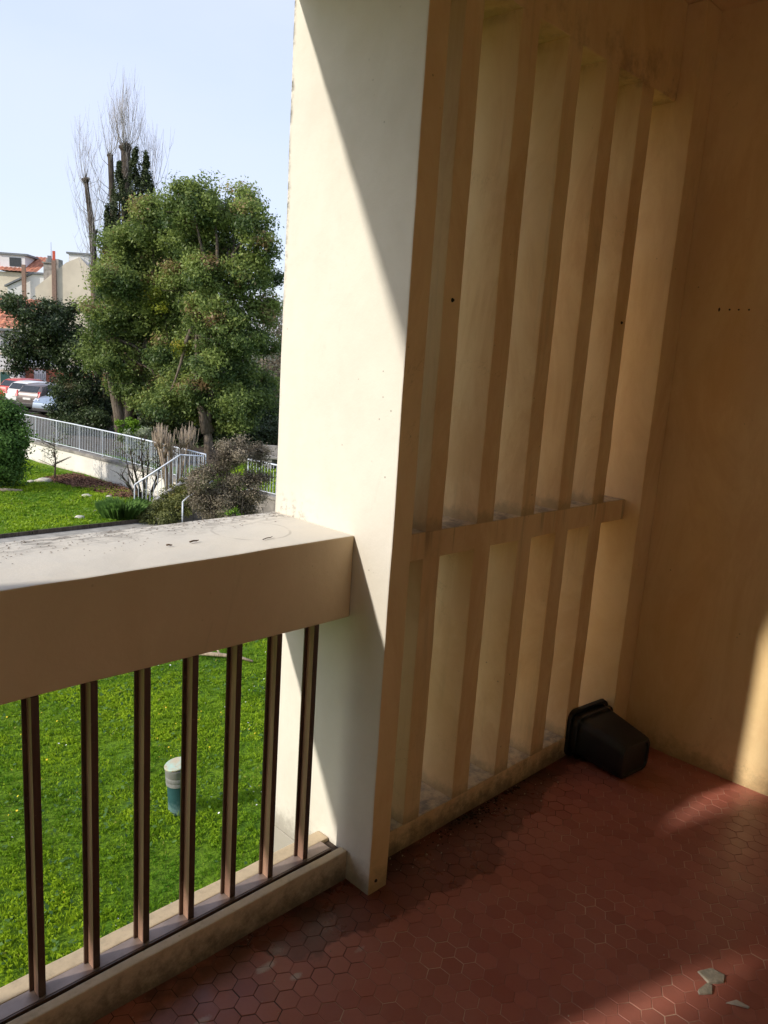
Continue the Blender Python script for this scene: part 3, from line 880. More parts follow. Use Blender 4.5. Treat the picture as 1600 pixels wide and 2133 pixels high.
def flowers(name, n, mat, size, seedz, thr, label, zlo=0.04, zhi=0.1):
    X = RNG.uniform(0.2, 9.5, n * 8); Y = RNG.uniform(1.8, 12.5, n * 8)
    m = near_keep(X, Y); X, Y = X[m], Y[m]
    pn = np.array([mnoise.noise(Vector((a * 0.8, b * 0.8, seedz))) for a, b in zip(X, Y)])
    m = pn > thr; X, Y = X[m][:n], Y[m][:n]
    bm = bmesh.new()
    for a, b in zip(X, Y):
        s = size * random.uniform(0.6, 1.2)
        mt = Matrix.Translation((a, b, lawn_height(a, b) + random.uniform(zlo, zhi))) @ Matrix.Rotation(random.uniform(-.7, .7), 4, 'X') @ Matrix.Rotation(random.uniform(-.7, .7), 4, 'Y')
        bmesh.ops.create_cone(bm, cap_ends=True, segments=6, radius1=s * 0.4, radius2=s, depth=s * 0.5, matrix=mt)
    tag(bm_to(name, bm, mat), label, 'flowers', kind='stuff')
flowers('yellow_flowers', 330, plain('yellow_petals', (0.75, 0.55, 0.02), 0.7, 0, 0.1), 0.0105, 4.4, 0.20, 'small yellow flowers dotted over the lawn below the balcony')
flowers('white_daisies', 260, plain('white_petals', (0.80, 0.80, 0.76), 0.7, 0, 0.05), 0.011, 9.4, 0.12, 'tiny white daisies dotted over the lawn below the balcony')

# ------------------------------------------------------------------ vent pipe, branch
vp = empty('vent_pipe', 'short upright green drain pipe with a grey collar and round lid standing in the lawn', 'pipe', (4.02, 5.35, GZ))
def lathe(name, prof, mat, parent, seg=28):
    bm = bmesh.new(); R = []
    for r, z in prof:
        R.append([bm.verts.new((r * math.cos(2 * math.pi * k / seg), r * math.sin(2 * math.pi * k / seg), z)) for k in range(seg)])
    for a, b in zip(R, R[1:]):
        for k in range(seg): bm.faces.new((a[k], a[(k + 1) % seg], b[(k + 1) % seg], b[k]))
    bm.faces.new(R[-1]); bm.faces.new(list(reversed(R[0])))
    o = bm_to(name, bm, mat, parent)
    o.data.polygons.foreach_set('use_smooth', [True] * len(o.data.polygons))
    try: o.data.set_sharp_from_angle(angle=math.radians(35))
    except Exception: pass
    return o
def pipe_mat():
    t = NT('weathered_green_pipe')
    z = t.sep()[2]
    c = t.mix(t.ramp(t.noise(7, 5), .3, .7), (0.012, 0.055, 0.060), (0.022, 0.080, 0.085))
    d = t.ramp(t.math('ADD', z, t.math('MULTIPLY', t.noise(25, 6), 0.25)), GZ + 0.12, GZ + 0.30, 1, 0)
    c = t.mix(t.math('MULTIPLY', d, 0.6), c, (0.22, 0.33, 0.34))
    return t.fin(c, 0.5)
def lid_mat():
    t = NT('weathered_lid')
    f = t.ramp(t.noise(9, 5, 0.6), .35, .65)
    c = t.mix(f, (0.42, 0.36, 0.24), (0.34, 0.48, 0.40))
    c = t.mix(t.ramp(t.noise(14, 4), 0.6, 0.72), c, (0.30, 0.14, 0.07))
    return t.fin(c, 0.7)
lathe('pipe_body', [(0.108, -0.05), (0.108, 0.2), (0.109, 0.45), (0.109, 0.50)], pipe_mat(), vp)
lathe('pipe_collar', [(0.112, 0.40), (0.121, 0.405), (0.122, 0.45), (0.1205, 0.455), (0.1225, 0.46), (0.123, 0.52), (0.121, 0.526), (0.1235, 0.53), (0.124, 0.60), (0.128, 0.61), (0.129, 0.64), (0.112, 0.645)], plain('grey_pipe_collar', (0.21, 0.21, 0.20), 0.55, 0, 0.2, 8.0), vp)
lid = lathe('pipe_lid', [(0.113, 0.640), (0.127, 0.646), (0.131, 0.652), (0.131, 0.664), (0.124, 0.672), (0.06, 0.676), (0.0, 0.677)][0:6], lid_mat(), vp)
_T = Matrix.Translation((0, 0, 0.652)) @ Matrix.Rotation(math.radians(-11), 4, Vector((0.6, 0.8, 0))) @ Matrix.Translation((0, 0, -0.645))
for v in lid.data.vertices: v.co = _T @ v.co
vp.scale = (1, 1, 0.84)
vp.rotation_euler = (math.radians(1.0), math.radians(-3.5), 0)

br = tubes('fallen_branch', [[(-0.5, 0.05, 0.05, 0.035), (-0.2, 0.0, 0.08, 0.035), (0.15, 0.03, 0.07, 0.03), (0.45, -0.04, 0.05, 0.018)], [(-0.1, 0, 0.07, 0.02), (-0.25, 0.18, 0.14, 0.012), (-0.3, 0.33, 0.12, 0.008)]], M['pale_twig'], None, 7)
br.location = (6.75, 8.55, GZ); br.rotation_euler = (0, 0, -0.9)
tag(br, 'pale fallen branch lying in the lawn just under the parapet beam', 'branch')

# ------------------------------------------------------------------ lawn edging, stones, mulch, log
ed = empty('lawn_edging', 'dark board edging along the front of the far lawn', 'edging', (8.0, 18.3, GZ))
for k in range(9):
    x0 = -3 + k * 1.48
    box('edging_board', (x0, 18.22 + random.uniform(-.01, .01), GZ - 0.1), (x0 + 1.465, 18.27, GZ + 0.085 + random.uniform(-0.012, 0.012)), M['dark_bark'], ed, 0.006, off=ed.location)
M['stone'] = plain('pale_stone', (0.52, 0.48, 0.40), 0.9, 0, 0.25, 9.0, bump=0.01)
def stone(x, y, s, label, sq=0.5):
    bm = bmesh.new(); bmesh.ops.create_icosphere(bm, subdivisions=2, radius=s)
    sd = Vector((x * 3, y * 2, s * 50))
    for v in bm.verts:
        v.co *= 1 + 0.35 * mnoise.noise(v.co.normalized() * 1.4 + sd)
        v.co.z *= sq
    o = bm_to('stone', bm, M['stone'], None, smooth=True)
    o.location = (x, y, lawn_height(x, y) + 0.06 + s * 0.15); o.rotation_euler = (0, 0, random.uniform(0, 6))
    tag(o, label, 'stone', 'pale stones on the far lawn')
stone(10.35, 25.1, 0.30, 'largest pale stone, at the upper left corner of the mulch bed', 0.35)
stone(9.95, 25.2, 0.13, 'small pale stone just left of the largest stone by the mulch bed')
stone(8.95, 19.12, 0.14, 'pale stone alone on the open lawn in front of the mulch bed')
stone(10.39, 21.89, 0.17, 'pale flat stone on the front edge of the mulch bed', 0.35)
stone(10.95, 21.5, 0.11, 'small pale stone on the front edge of the mulch bed, right of the flat one')
stone(9.75, 19.9, 0.07, 'tiny pale stone on the lawn left of the tall grass clump')
lg = tubes('log', [[(-0.55, 0, 0.07, 0.07), (0, 0.03, 0.075, 0.065), (0.5, -0.02, 0.06, 0.05)]], M['pale_twig'], None, 8)
lg.location = (8.55, 23.6, GZ + 0.06); lg.rotation_euler = (0, 0, -0.4)
tag(lg, 'pale cut log lying on the far lawn at the left', 'log')
def mulch():
    n = 9000
    a = RNG.random(n); b = RNG.random(n)
    # quad between the wall foot and the front edge of the bed
    P0, P1, P2, P3 = np.array([10.45, 25.4]), np.array([11.75, 25.9]), np.array([12.15, 21.2]), np.array([11.2, 21.1])
    w = (P0[None] * ((1 - a) * (1 - b))[:, None] + P1[None] * (a * (1 - b))[:, None] + P2[None] * (a * b)[:, None] + P3[None] * ((1 - a) * b)[:, None])
    w += RNG.normal(0, 0.08, w.shape)
    P = np.stack([w[:, 0], w[:, 1], np.full(n, GZ + 0.105) + RNG.uniform(0, 0.05, n)], 1)
    V, T = leaves(P, np.tile([0, 0, 1.0], (n, 1)), 0.10, RNG.random(n) * 0.8, 0.5, 1.2)
    m = leaf_mat('bark_mulch', (0.085, 0.038, 0.022), (0.25, 0.125, 0.075), None, 0.9, 0.0)
    tag(np_mesh('mulch', V, 4, m, None, T), 'reddish brown bark mulch bed at the foot of the white retaining wall', 'mulch', kind='stuff')
mulch()

# ------------------------------------------------------------------ retaining wall, railings, steps
def wall_paint_outdoor():
    t = NT('white_retaining_wall')
    z = t.sep()[2]
    c = t.mix(t.ramp(t.noise(1.3, 5), .3, .7), (0.64, 0.60, 0.54), (0.72, 0.69, 0.63))
    st = t.ramp(t.noise(3.0, 6, 0.7, t.scaled((1, 1, 0.12))), 0.56, 0.72)
    c = t.mix(t.math('MULTIPLY', st, 0.55), c, (0.34, 0.31, 0.27))
    d = t.ramp(t.math('ADD', z, t.math('MULTIPLY', t.noise(5, 6), 0.3)), GZ + 0.12, GZ + 0.32, 1, 0)
    c = t.mix(t.math('MULTIPLY', d, 0.75), c, (0.30, 0.23, 0.16))
    return t.fin(c, 0.9, t.bump(t.noise(14, 6), 0.3, 0.01))
M['ret_wall'] = wall_paint_outdoor()
M['old_concrete'] = plain('old_concrete', (0.25, 0.23, 0.205), 0.95, 0, 0.3, 3.0, bump=0.02)
M['rail_paint'] = plain('pale_grey_rail_paint', (0.66, 0.70, 0.76), 0.45, 0.1, 0.08, 10.0)

def wall_run(name, line, thick, z0, z1, mat, parent, off):
    for (xa, ya), (xb, yb) in zip(line, line[1:]):
        d = Vector((xb - xa, yb - ya, 0)); n = Vector((d.y, -d.x, 0)).normalized() * thick   # towards +x when running +y
        bm = bmesh.new()
        vs = [bm.verts.new(Vector(p) - Vector(off)) for p in ((xa, ya, z0), (xb, yb, z0), (xb + n.x, yb + n.y, z0), (xa + n.x, ya + n.y, z0), (xa, ya, z1), (xb, yb, z1), (xb + n.x, yb + n.y, z1), (xa + n.x, ya + n.y, z1))]
        for f in ((0,3,2,1),(4,5,6,7),(0,1,5,4),(1,2,6,5),(2,3,7,6),(3,0,4,7)): bm.faces.new([vs[i] for i in f])
        bm_to(name, bm, mat, parent)
rwl = empty('retaining_wall', 'low white retaining wall with a grey concrete coping between the far lawn and the terrace', 'wall', (12.39, 18.45, GZ))
wall_run('wall', WALL_LINE, 0.25, GZ - 0.2, TZ - 0.065, M['ret_wall'], rwl, rwl.location)
wall_run('coping', [(x - 0.05, y) for x, y in WALL_LINE], 0.36, TZ - 0.063, TZ + 0.035, M['old_concrete'], rwl, rwl.location)

PICK = {}
def railing(name, label, pts, height, spacing=0.115, post_every=14, group=None, rod=0.0085, end_posts=(True, True)):
    """pts: 3D foot points; pickets between an upper and a lower rail"""
    e = empty(name, label, 'railing', pts[0], group=group)
    of = Vector(pts[0])
    top = [(p[0], p[1], p[2] + height, 0.024) for p in pts]; low = [(p[0], p[1], p[2] + 0.075, 0.013) for p in pts]
    tubes('top_rail', [top], M['rail_paint'], e, 8, of)
    tubes('bottom_rail', [low], M['rail_paint'], e, 6, of)
    key = (round(height, 2), rod)
    if key not in PICK:
        V, F = tube_mesh([[(0, 0, 0.075, rod), (0, 0, height, rod)]], 5)
        me = bpy.data.meshes.new('picket'); me.from_pydata(V, [], F); me.materials.append(M['rail_paint'])
        V, F = tube_mesh([[(0, 0, -0.05, 0.02), (0, 0, height, 0.02)]], 6)
        mp = bpy.data.meshes.new('post'); mp.from_pydata(V, [], F); mp.materials.append(M['rail_paint'])
        PICK[key] = (me, mp)
    me, mp = PICK[key]
    c = 0
    for a, b in zip(pts, pts[1:]):
        a, b = Vector(a), Vector(b); L = (b - a).length; n = max(1, int(round(L / spacing)))
        for k in range(n):
            p = a.lerp(b, k / n) - of
            o = link_mesh('post' if c % post_every == 0 else 'picket', mp if c % post_every == 0 else me, None, e)
            o.location = p; c += 1
    o = link_mesh('post', mp, None, e); o.location = Vector(pts[-1]) - of
    return e
railing('terrace_railing', 'long pale grey metal railing along the top of the white retaining wall',
        [(x + 0.12, y, TZ + 0.03) for x, y in WALL_LINE[:5]], 0.95)
railing('stair_railing', 'short pale grey sloping metal handrail climbing beside the garden steps',
        [(10.5, 18.96, GZ + 0.0), (11.95, 18.95, TZ), (12.43, 18.45, TZ)], 0.93, 0.135, 40)
railing('right_railing', 'pale grey metal railing seen between the brown bush and the white fin',
        [(13.3, 17.4, TZ + 0.03), (13.42, 15.9, TZ + 0.03), (13.8, 11, TZ + 0.03)], 0.92, 0.125)
r2 = empty('right_retaining_wall', 'grey retaining wall with a dark coping below the right-hand railing', 'wall', (13.36, 17.45, GZ))
wall_run('wall', [(13.75, 8), (13.36, 16.2), (13.3, 17.45)], 0.25, GZ - 0.2, TZ - 0.06, M['old_concrete'], r2, r2.location)  # wall lies in shade; that shade is put into the grey concrete colour
wall_run('coping', [(13.70, 8), (13.31, 16.2), (13.25, 17.45)], 0.34, TZ - 0.058, TZ + 0.03, M['old_concrete'], r2, r2.location)
st = empty('garden_steps', 'old concrete garden steps beside the sloping handrail, half hidden by planting', 'steps', (10.5, 18.3, GZ))
for k in range(5):
    x0 = 10.62 + 0.33 * k; z1 = GZ + 0.162 * (k + 1)
    box('step', (x0, 17.62, z1 - 0.10), (x0 + 0.40, 18.83, z1), M['old_concrete'], st, 0.012, off=st.location)
    box('riser', (x0 + 0.04, 17.66, GZ - 0.1), (x0 + 0.36, 18.80, z1 - 0.102), M['old_concrete'], st, 0.0, off=st.location)
bm = bmesh.new()
pr = [(10.42, GZ - 0.1), (10.42, GZ + 0.06), (11.93, TZ + 0.055), (12.40, TZ + 0.055), (12.40, TZ - 0.14), (11.95, TZ - 0.16), (10.9, GZ - 0.1)]
A = [bm.verts.new((x - 10.5, 18.85 - 18.3, z - GZ)) for x, z in pr]; B = [bm.verts.new((x - 10.5, 19.07 - 18.3, z - GZ)) for x, z in pr]
bm.faces.new(A); bm.faces.new(list(reversed(B)))
for k in range(len(pr)): bm.faces.new((A[k], A[(k + 1) % len(pr)], B[(k + 1) % len(pr)], B[k]))
bm_to('stringer', bm, M['old_concrete'], st)
hp = empty('handrail_post', 'thin white handrail post rising out of the planting in front of the brown bush', 'handrail', (10.99, 17.15, GZ))
tubes('post', [[(0, 0, -0.05, 0.022), (0, 0, 0.72, 0.022)]], M['rail_paint'], hp, 8)
tubes('handrail', [[(0, 0, 0.72, 0.02), (0.12, -0.01, 0.82, 0.02), (0.9, -0.05, 1.25, 0.02)]], M['rail_paint'], hp, 8)
sb = empty('stone_bench', 'grey concrete bench slabs half hidden behind the brown bush', 'bench', (17.0, 20.3, TZ))
box('seat', (-0.9, -0.3, 0.38), (0.9, 0.2, 0.46), M['old_concrete'], sb, 0.015)
box('backrest', (-0.9, 0.25, 0.0), (0.9, 0.37, 0.80), M['old_concrete'], sb, 0.015)
for sx in (-0.6, 0.6): box('leg', (sx - 0.1, -0.25, 0), (sx + 0.1, 0.15, 0.378), M['old_concrete'], sb, 0.01)
sb.rotation_euler = (0, 0, math.radians(-42))

# ------------------------------------------------------------------ trees
PRIVET_A=[(15.35,29.3,5.25,0.85),(15.6,28.13,5.87,1.04),(16.2,27.18,6.34,0.89),(14.45,28.2,3.51,0.78),(15.96,29.41,4.13,1.38),(17.16,29.04,4.84,1.2),(14.41,29.62,2.09,0.93),(15.62,29.36,2.38,1.29),(16.58,28.35,2.85,1.18),(14.99,30.22,0.75,0.84),(16.23,29.28,0.65,1.21),(16.12,27.12,1.32,0.86),(15.76,29.64,-0.48,0.77),(15.84,27.36,-0.41,0.78),(17.59,28.28,6.19,0.89),(15.1,28.2,-0.2,0.7),(15.9,28.0,-0.9,0.8),(16.6,28.2,-1.3,0.8),(14.5,28.8,0.6,0.7),(17.2,27.6,-0.4,0.9),(16.9,27.9,2.2,1.0),(16.5,26.5,3.6,1.0),(16.3,26.8,1.0,1.0),(16.5,26.6,5.2,0.8)]
PRIVET_B=[(15.16,24.35,6.2,0.82),(15.84,24.04,6.53,0.82),(17.38,24.52,6.6,0.9),(16.91,22.74,5.88,0.72),(15.81,24.91,5.19,0.88),(17.0,24.53,5.34,1.08),(17.21,22.82,4.94,0.73),(15.57,23.52,3.94,0.77),(16.86,23.31,3.91,0.97),(18.17,23.51,4.24,0.51),(18.0,23.35,2.99,0.58),(15.86,23.61,2.46,0.87),(17.25,23.5,2.4,0.99),(16.25,24.83,1.05,0.88),(16.98,23.66,0.96,0.94),(18.11,23.48,1.56,0.63),(16.02,25.81,-0.29,0.98),(16.75,24.56,-0.46,1.02),(17.41,23.27,-0.26,0.82),(14.56,24.49,-0.92,0.64),(15.73,24.25,-1.17,0.65),(16.85,24.0,-1.52,0.59),(18.54,23.94,0.27,0.61),(17.66,24.22,-1.27,0.64),(15.4,23.0,0.6,0.7),(16.1,22.8,-0.5,0.75),(15.3,23.6,-0.2,0.6),(16.6,22.9,-1.1,0.6),(15.7,22.9,1.7,0.75),(16.4,22.6,1.9,0.7)]
OAK=[(12.68,33.31,2.39,0.552),(13.85,33.25,1.94,0.8004),(14.98,34.25,1.42,1.19),(13.41,34.31,1.22,0.89),(14.93,32.43,0.44,1.01),(13.95,33.78,0.55,0.72),(15.1,33.4,-0.75,0.95),(15.53,32.33,-0.9,0.9),(14.75,34.17,2.53,0.3956),(14.71,32.57,2.52,0.34040000000000004),(15.57,32.92,-1.91,0.87),(15.1,33.5,-1.7,0.75),(12.71,34.18,0.77,0.54),(12.75,34.56,2.54,0.5336),(13.2,34.3,0.5,0.62),(12.85,34.4,0.1,0.5),(14.1,33.9,2.6,0.45),(13.84,34.55,2.14,0.5888)]

def broad_tree(name, label, base, forks, blobs, mat, bark, per_m2, size, clump, r0=0.35, bias=0.0, extra=None, group=None, lo=0.7):
    e = empty(name, label, 'tree', base, group=group)
    paths = []
    for chain in forks:
        pts = [Vector(p) for p in chain]
        n = len(pts)
        path = []
        for i, p in enumerate(pts):
            path.append((*p, r0 * (1 - 0.75 * i / (n - 1)) * (1.35 if i == 0 else 1)))
        paths.append(path)
    tips = [Vector(c[-1]) for c in forks]
    tubes('trunk', paths, bark, e, 9, base)
    bp = []
    for (x, y, z, r) in blobs:
        t = min(tips, key=lambda q: (q - Vector((x, y, z))).length)
        bp.append(limb(t, (x, y, z + r * 0.3), 0.09, 0.02, 4, 0.07))
        for _ in range(4):
            d = Vector(unit(1)[0]); bp.append(limb((x, y, z - r * .2), Vector((x, y, z)) + d * r * 0.95, 0.03, 0.007, 3, 0.08))
    tubes('branches', bp, bark, e, 5, base)
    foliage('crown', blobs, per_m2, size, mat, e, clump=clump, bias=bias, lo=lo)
    return e
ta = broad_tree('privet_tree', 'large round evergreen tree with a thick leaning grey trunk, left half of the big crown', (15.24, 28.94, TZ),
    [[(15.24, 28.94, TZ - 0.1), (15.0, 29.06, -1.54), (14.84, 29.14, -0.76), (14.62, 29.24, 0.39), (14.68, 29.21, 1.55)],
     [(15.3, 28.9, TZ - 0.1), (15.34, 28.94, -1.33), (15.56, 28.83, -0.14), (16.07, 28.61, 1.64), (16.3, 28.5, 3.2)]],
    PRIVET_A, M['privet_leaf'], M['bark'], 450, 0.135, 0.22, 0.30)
tb = broad_tree('privet_tree', 'round evergreen tree with a slim trunk behind the brown bush, right half of big crown', (15.87, 23.41, TZ),
    [[(15.87, 23.41, TZ - 0.1), (15.77, 23.48, -2.1), (15.73, 23.5, -1.5), (15.8, 23.46, -0.47), (15.94, 23.37, 1.1), (16.5, 23.6, 3.3)],
     [(15.76, 23.5, -1.72), (15.54, 23.62, -0.84), (15.43, 23.81, 0.36), (15.6, 24.2, 2.4)]],
    PRIVET_B, M['privet_leaf'], M['bark'], 460, 0.13, 0.21, 0.20)
foliage('yellow_leaves', [(15.5, 27.0, 3.0, 0.42), (16.2, 24.2, 0.4, 0.45), (15.9, 24.0, -1.2, 0.5), (16.6, 23.3, -1.0, 0.5), (15.2, 24.2, 1.3, 0.35)], 260, 0.13, M['yellow_leaf'], tb, clump=0.2, bias=0.2)
oak = broad_tree('evergreen_oak', 'dark green evergreen tree in shade above the parked cars', (14.9, 33.2, TZ),
    [[(14.9, 33.2, TZ - 0.1), (14.8, 33.3, -1.2), (14.6, 33.5, 0.2), (14.4, 33.6, 1.4)], [(15.0, 33.2, TZ - 0.1), (15.4, 32.8, -1.3), (15.4, 32.6, -0.4)]],
    OAK, M['dark_leaf'], M['dark_bark'], 300, 0.14, 0.22, 0.18)

def cypress(x, y, z0, z1, r, label):
    e = empty('cypress_tree', label, 'tree', (x, y, TZ), group='dark slender conifers behind the big trees')
    tubes('trunk', [[(x, y, TZ - 0.1, 0.13), (x, y, z0, 0.09), (x, y, z1 - 0.4, 0.02)]], M['dark_bark'], e, 6, e.location)
    n = int((z1 - z0) * 2600 * r)
    k = int((z1 - z0) * 26)
    # upright sprays
    cz = z0 + (z1 - z0) * RNG.random(k); ca = RNG.uniform(0, 6.283, k); cr = r * np.clip(1 - (cz - z0) / (z1 - z0), 0.05, 1) ** 0.85 * RNG.uniform(0.45, 1.2, k)
    idx = RNG.integers(0, k, n)
    sg = (0.35 + 0.65 * cr[idx] / r)[:, None]
    P = np.stack([x + cr[idx] * np.cos(ca[idx]), y + cr[idx] * np.sin(ca[idx]), cz[idx]], 1) + RNG.normal(size=(n, 3)) * np.array([0.10, 0.10, 0.24]) * sg
    O = P - np.array([x, y, 0]); O[:, 2] = 0.3; O /= np.linalg.norm(O, axis=1, keepdims=True)
    V, T = leaves(P, O, 0.13, np.clip(RNG.uniform(0, 0.6, k)[idx] + RNG.normal(0, .1, n), 0, 0.8), 0.4)
    np_mesh('crown', V - np.array(e.location), 4, M['cypress_leaf'], e, T)
cypress(17.47, 33.97, 4.5, 9.3, 0.78, 'narrow dark conifer directly in front of the thick pollarded trunk')
cypress(18.1, 33.7, 4.5, 10.0, 0.85, 'tallest narrow dark conifer, second from the right of the row')
cypress(18.5, 33.46, 4.5, 9.75, 0.85, 'narrow dark conifer at the right end of the row, against the sky')
cypress(16.98, 34.21, 1.5, 7.3, 0.62, 'shortest narrow dark conifer at the left of the row')
cypress(19.7, 33.3, 1.5, 7.3, 0.5, 'low dark conifer tip between the row and the round crown')

def poplar(label, trunk, heads, twigs, r0, r1):
    e = empty('pollarded_poplar', label, 'tree', (trunk[0][0], trunk[0][1], TZ), group='bare pollarded poplars behind the big trees')
    n = len(trunk)
    pa = [(*p, r0 + (r1 - r0) * i / (n - 1)) for i, p in enumerate(trunk)]
    pa.insert(0, (trunk[0][0], trunk[0][1], TZ - 0.1, r0 * 1.2))
    paths = [pa]
    for (hx, hy, hz, hr) in heads:
        for _ in range(7):
            d = Vector(unit(1)[0]) * hr; d.z = abs(d.z) * 0.9
            paths.append([(hx, hy, hz - hr * .7, hr * 0.55), (hx + d.x * .6, hy + d.y * .6, hz + d.z * .3, hr * 0.42), (hx + d.x, hy + d.y, hz + d.z * 0.9, hr * 0.22)])
    tubes('trunk', paths, M['dark_bark'], e, 8, e.location)
    tw = []
    for (bx, by, bz, cnt, spread, hgt, out) in twigs:
        for _ in range(cnt):
            a = random.uniform(0, 6.283); s = spread * (random.random() ** 0.7); h = hgt * random.uniform(0.45, 1.05) * (1 - 0.22 * s / max(spread, .01))
            p0 = Vector((bx, by, bz + random.uniform(-0.5, 0.2) * (2.2 if out else 1))); dx, dy = math.cos(a) * s, math.sin(a) * s
            P = [p0, p0 + Vector((dx * .55, dy * .55, h * 0.18)), p0 + Vector((dx * .85, dy * .85, h * 0.5)), p0 + Vector((dx + random.uniform(-.2, .2), dy + random.uniform(-.2, .2), h))]
            rr = random.uniform(0.008, 0.0135)
            tw.append([(*P[0], rr * 1.5), (*P[1], rr), (*P[2], rr * .72), (*P[3], rr * 0.35)])
            for q in range(random.randint(2, 5)):
                t = random.uniform(0.15, 0.8); m = P[1].lerp(P[3], t); a2 = random.uniform(0, 6.283)
                tw.append([(*m, rr * .5), (m.x + math.cos(a2) * .18, m.y + math.sin(a2) * .18, m.z + random.uniform(.25, .5), rr * .4), (m.x + math.cos(a2) * .28, m.y + math.sin(a2) * .28, m.z + random.uniform(.6, 1.2), rr * .25)])
    tubes('twigs', tw, M['poplar_twig'], e, 3, e.location)
poplar('bare pollarded poplar with a crooked slim trunk standing apart at the left', [(18.05, 37.57, 2.95), (17.92, 37.63, 5.26), (17.8, 37.69, 7.3), (17.68, 37.74, 8.18), (17.61, 37.77, 8.96)],
       [(17.61, 37.77, 8.96, 0.2), (17.9, 37.6, 6.6, 0.22)],
       [(17.61, 37.77, 8.9, 16, 0.95, 3.4, 0), (17.75, 37.7, 7.6, 12, 1.1, 3.2, 1), (17.85, 37.65, 6.2, 16, 1.25, 3.0, 1), (17.95, 37.6, 4.6, 12, 1.2, 2.8, 1)], 0.19, 0.10)
poplar('bare pollarded poplar with a thin cut-off trunk next to the thickest one', [(18.38, 36.31, 4.82), (18.31, 36.34, 7.5), (18.26, 36.37, 8.59), (18.2, 36.4, 10.06)],
       [(18.2, 36.4, 10.0, 0.16)], [(18.2, 36.4, 9.9, 16, 0.9, 3.0, 0), (18.26, 36.4, 8.4, 14, 1.3, 2.9, 1), (18.3, 36.36, 6.8, 8, 1.3, 2.6, 1)], 0.19, 0.13)
poplar('thickest bare pollarded poplar with a knobbly head and the tallest twigs', [(18.95, 36.03, 4.88), (18.87, 36.07, 8.02), (18.85, 36.08, 9.12), (18.83, 36.09, 10.3)],
       [(18.83, 36.09, 10.45, 0.32), (19.14, 35.93, 9.9, 0.13)], [(18.83, 36.09, 10.5, 40, 1.15, 4.1, 0), (19.14, 35.93, 9.95, 10, 0.8, 3.0, 0)], 0.30, 0.23)
poplar('bare poplar at the right of the group whose trunk hides behind the conifers', [(20.67, 36.25, 6.04), (20.42, 36.39, 8.09), (20.25, 36.48, 9.0)],
       [(20.25, 36.48, 9.0, 0.1)], [(20.3, 36.4, 9.0, 22, 0.95, 3.6, 0), (20.5, 36.3, 7.6, 12, 1.2, 2.6, 1)], 0.16, 0.09)
BROWNTREE=[(28.1,36.3,3.3,0.9),(27.84,35.2,2.22,1.1),(28.34,36.22,0.55,1.2),(27.62,34.07,-0.44,1.4),(27.54,35.71,-1.67,1.2),(29.6,34.5,1.5,1.6),(30.5,33.5,3.0,1.4)]
broad_tree('distant_tree', 'far brownish bare tree beyond the big crown, beside the white fin', (28.4, 35.2, TZ), [[(28.4, 35.2, TZ - .1), (28.4, 35.2, -1), (28.6, 35.1, 1.5)]], BROWNTREE, M['brown_leaf'], M['dark_bark'], 90, 0.16, 0.3, 0.2)
def shrub(name, label, base, blobs, mat, per_m2, size, clump, stems=7, bark=None, cat='shrub', aspect=0.5, bias=0.0, twigs=0, fill=0.12, lo=0.7, group=None):
    e = empty(name, label, cat, base, group=group)
    P = []
    for k in range(stems):
        b = random.choice(blobs)
        P.append(limb((base[0] + random.uniform(-.15, .15), base[1] + random.uniform(-.15, .15), base[2] - 0.05), (b[0] + random.uniform(-.6, .6) * b[3], b[1] + random.uniform(-.6, .6) * b[3], b[2] + 0.5 * b[3]), 0.03, 0.008, 4, 0.05))
    for k in range(twigs):
        b = random.choice(blobs); d = Vector(unit(1)[0]); d.z = abs(d.z) * 0.8 + 0.2 * d.z
        c = Vector(b[:3])
        P.append(limb(c + d * b[3] * random.uniform(0.1, 0.5), c + d * b[3] * random.uniform(0.9, 1.18), 0.009, 0.003, 3, 0.10))
    tubes('stems', P, bark or M['dark_bark'], e, 5 if twigs < 50 else 3, base)
    foliage('foliage', blobs, per_m2, size, mat, e, clump=clump, aspect=aspect, bias=bias, fill=fill, lo=lo)
    return e
LEFTBUSH=[(9.03,24.78,-0.95,0.62),(9.36,24.67,-1.25,0.54),(9.07,24.52,-1.84,0.77),(9.32,24.23,-2.13,0.49),(8.73,24.25,-2.41,0.68),(9.27,24.34,-2.68,0.43),(8.5,24.9,-1.4,0.8),(9.0,24.5,-3.0,0.6),(9.2,24.2,-1.6,0.6),(8.8,24.2,-2.2,0.7),(9.4,24.3,-2.2,0.5)]
LEFTBUSH = [(x - 0.38, y, z, r) for x, y, z, r in LEFTBUSH]
shrub('laurel_bush', 'big dense dark green bush at the left edge in front of the retaining wall', (8.62, 24.6, GZ), LEFTBUSH, M['bush_leaf'], 620, 0.11, 0.2)
BR=[(10.22,15.18,-1.96,0.38),(10.44,14.9,-1.63,0.45),(10.74,14.73,-1.32,0.42),(11.07,14.5,-1.13,0.42),(11.63,14.56,-1.16,0.3),(10.35,15.17,-2.46,0.46),(10.86,14.87,-2.2,0.55),(11.22,14.37,-1.78,0.46),(11.16,14.67,-2.5,0.43),(10.54,14.68,-2.63,0.42),(11.23,14.16,-2.11,0.3)]
k = 1.06
BROWNBUSH=[(x * k, (y + 1.4545) * k - 1.4545, (z - 1.47) * k + 1.47, r * k) for x, y, z, r in BR]
shrub('winter_bush', 'wide grey-brown twiggy bush with few leaves next to the white fin', (11.5, 15.4, GZ), BROWNBUSH, M['brown_leaf'], 1000, 0.058, 0.15, 14, M['bark'], twigs=900, fill=0.3, lo=0.5)
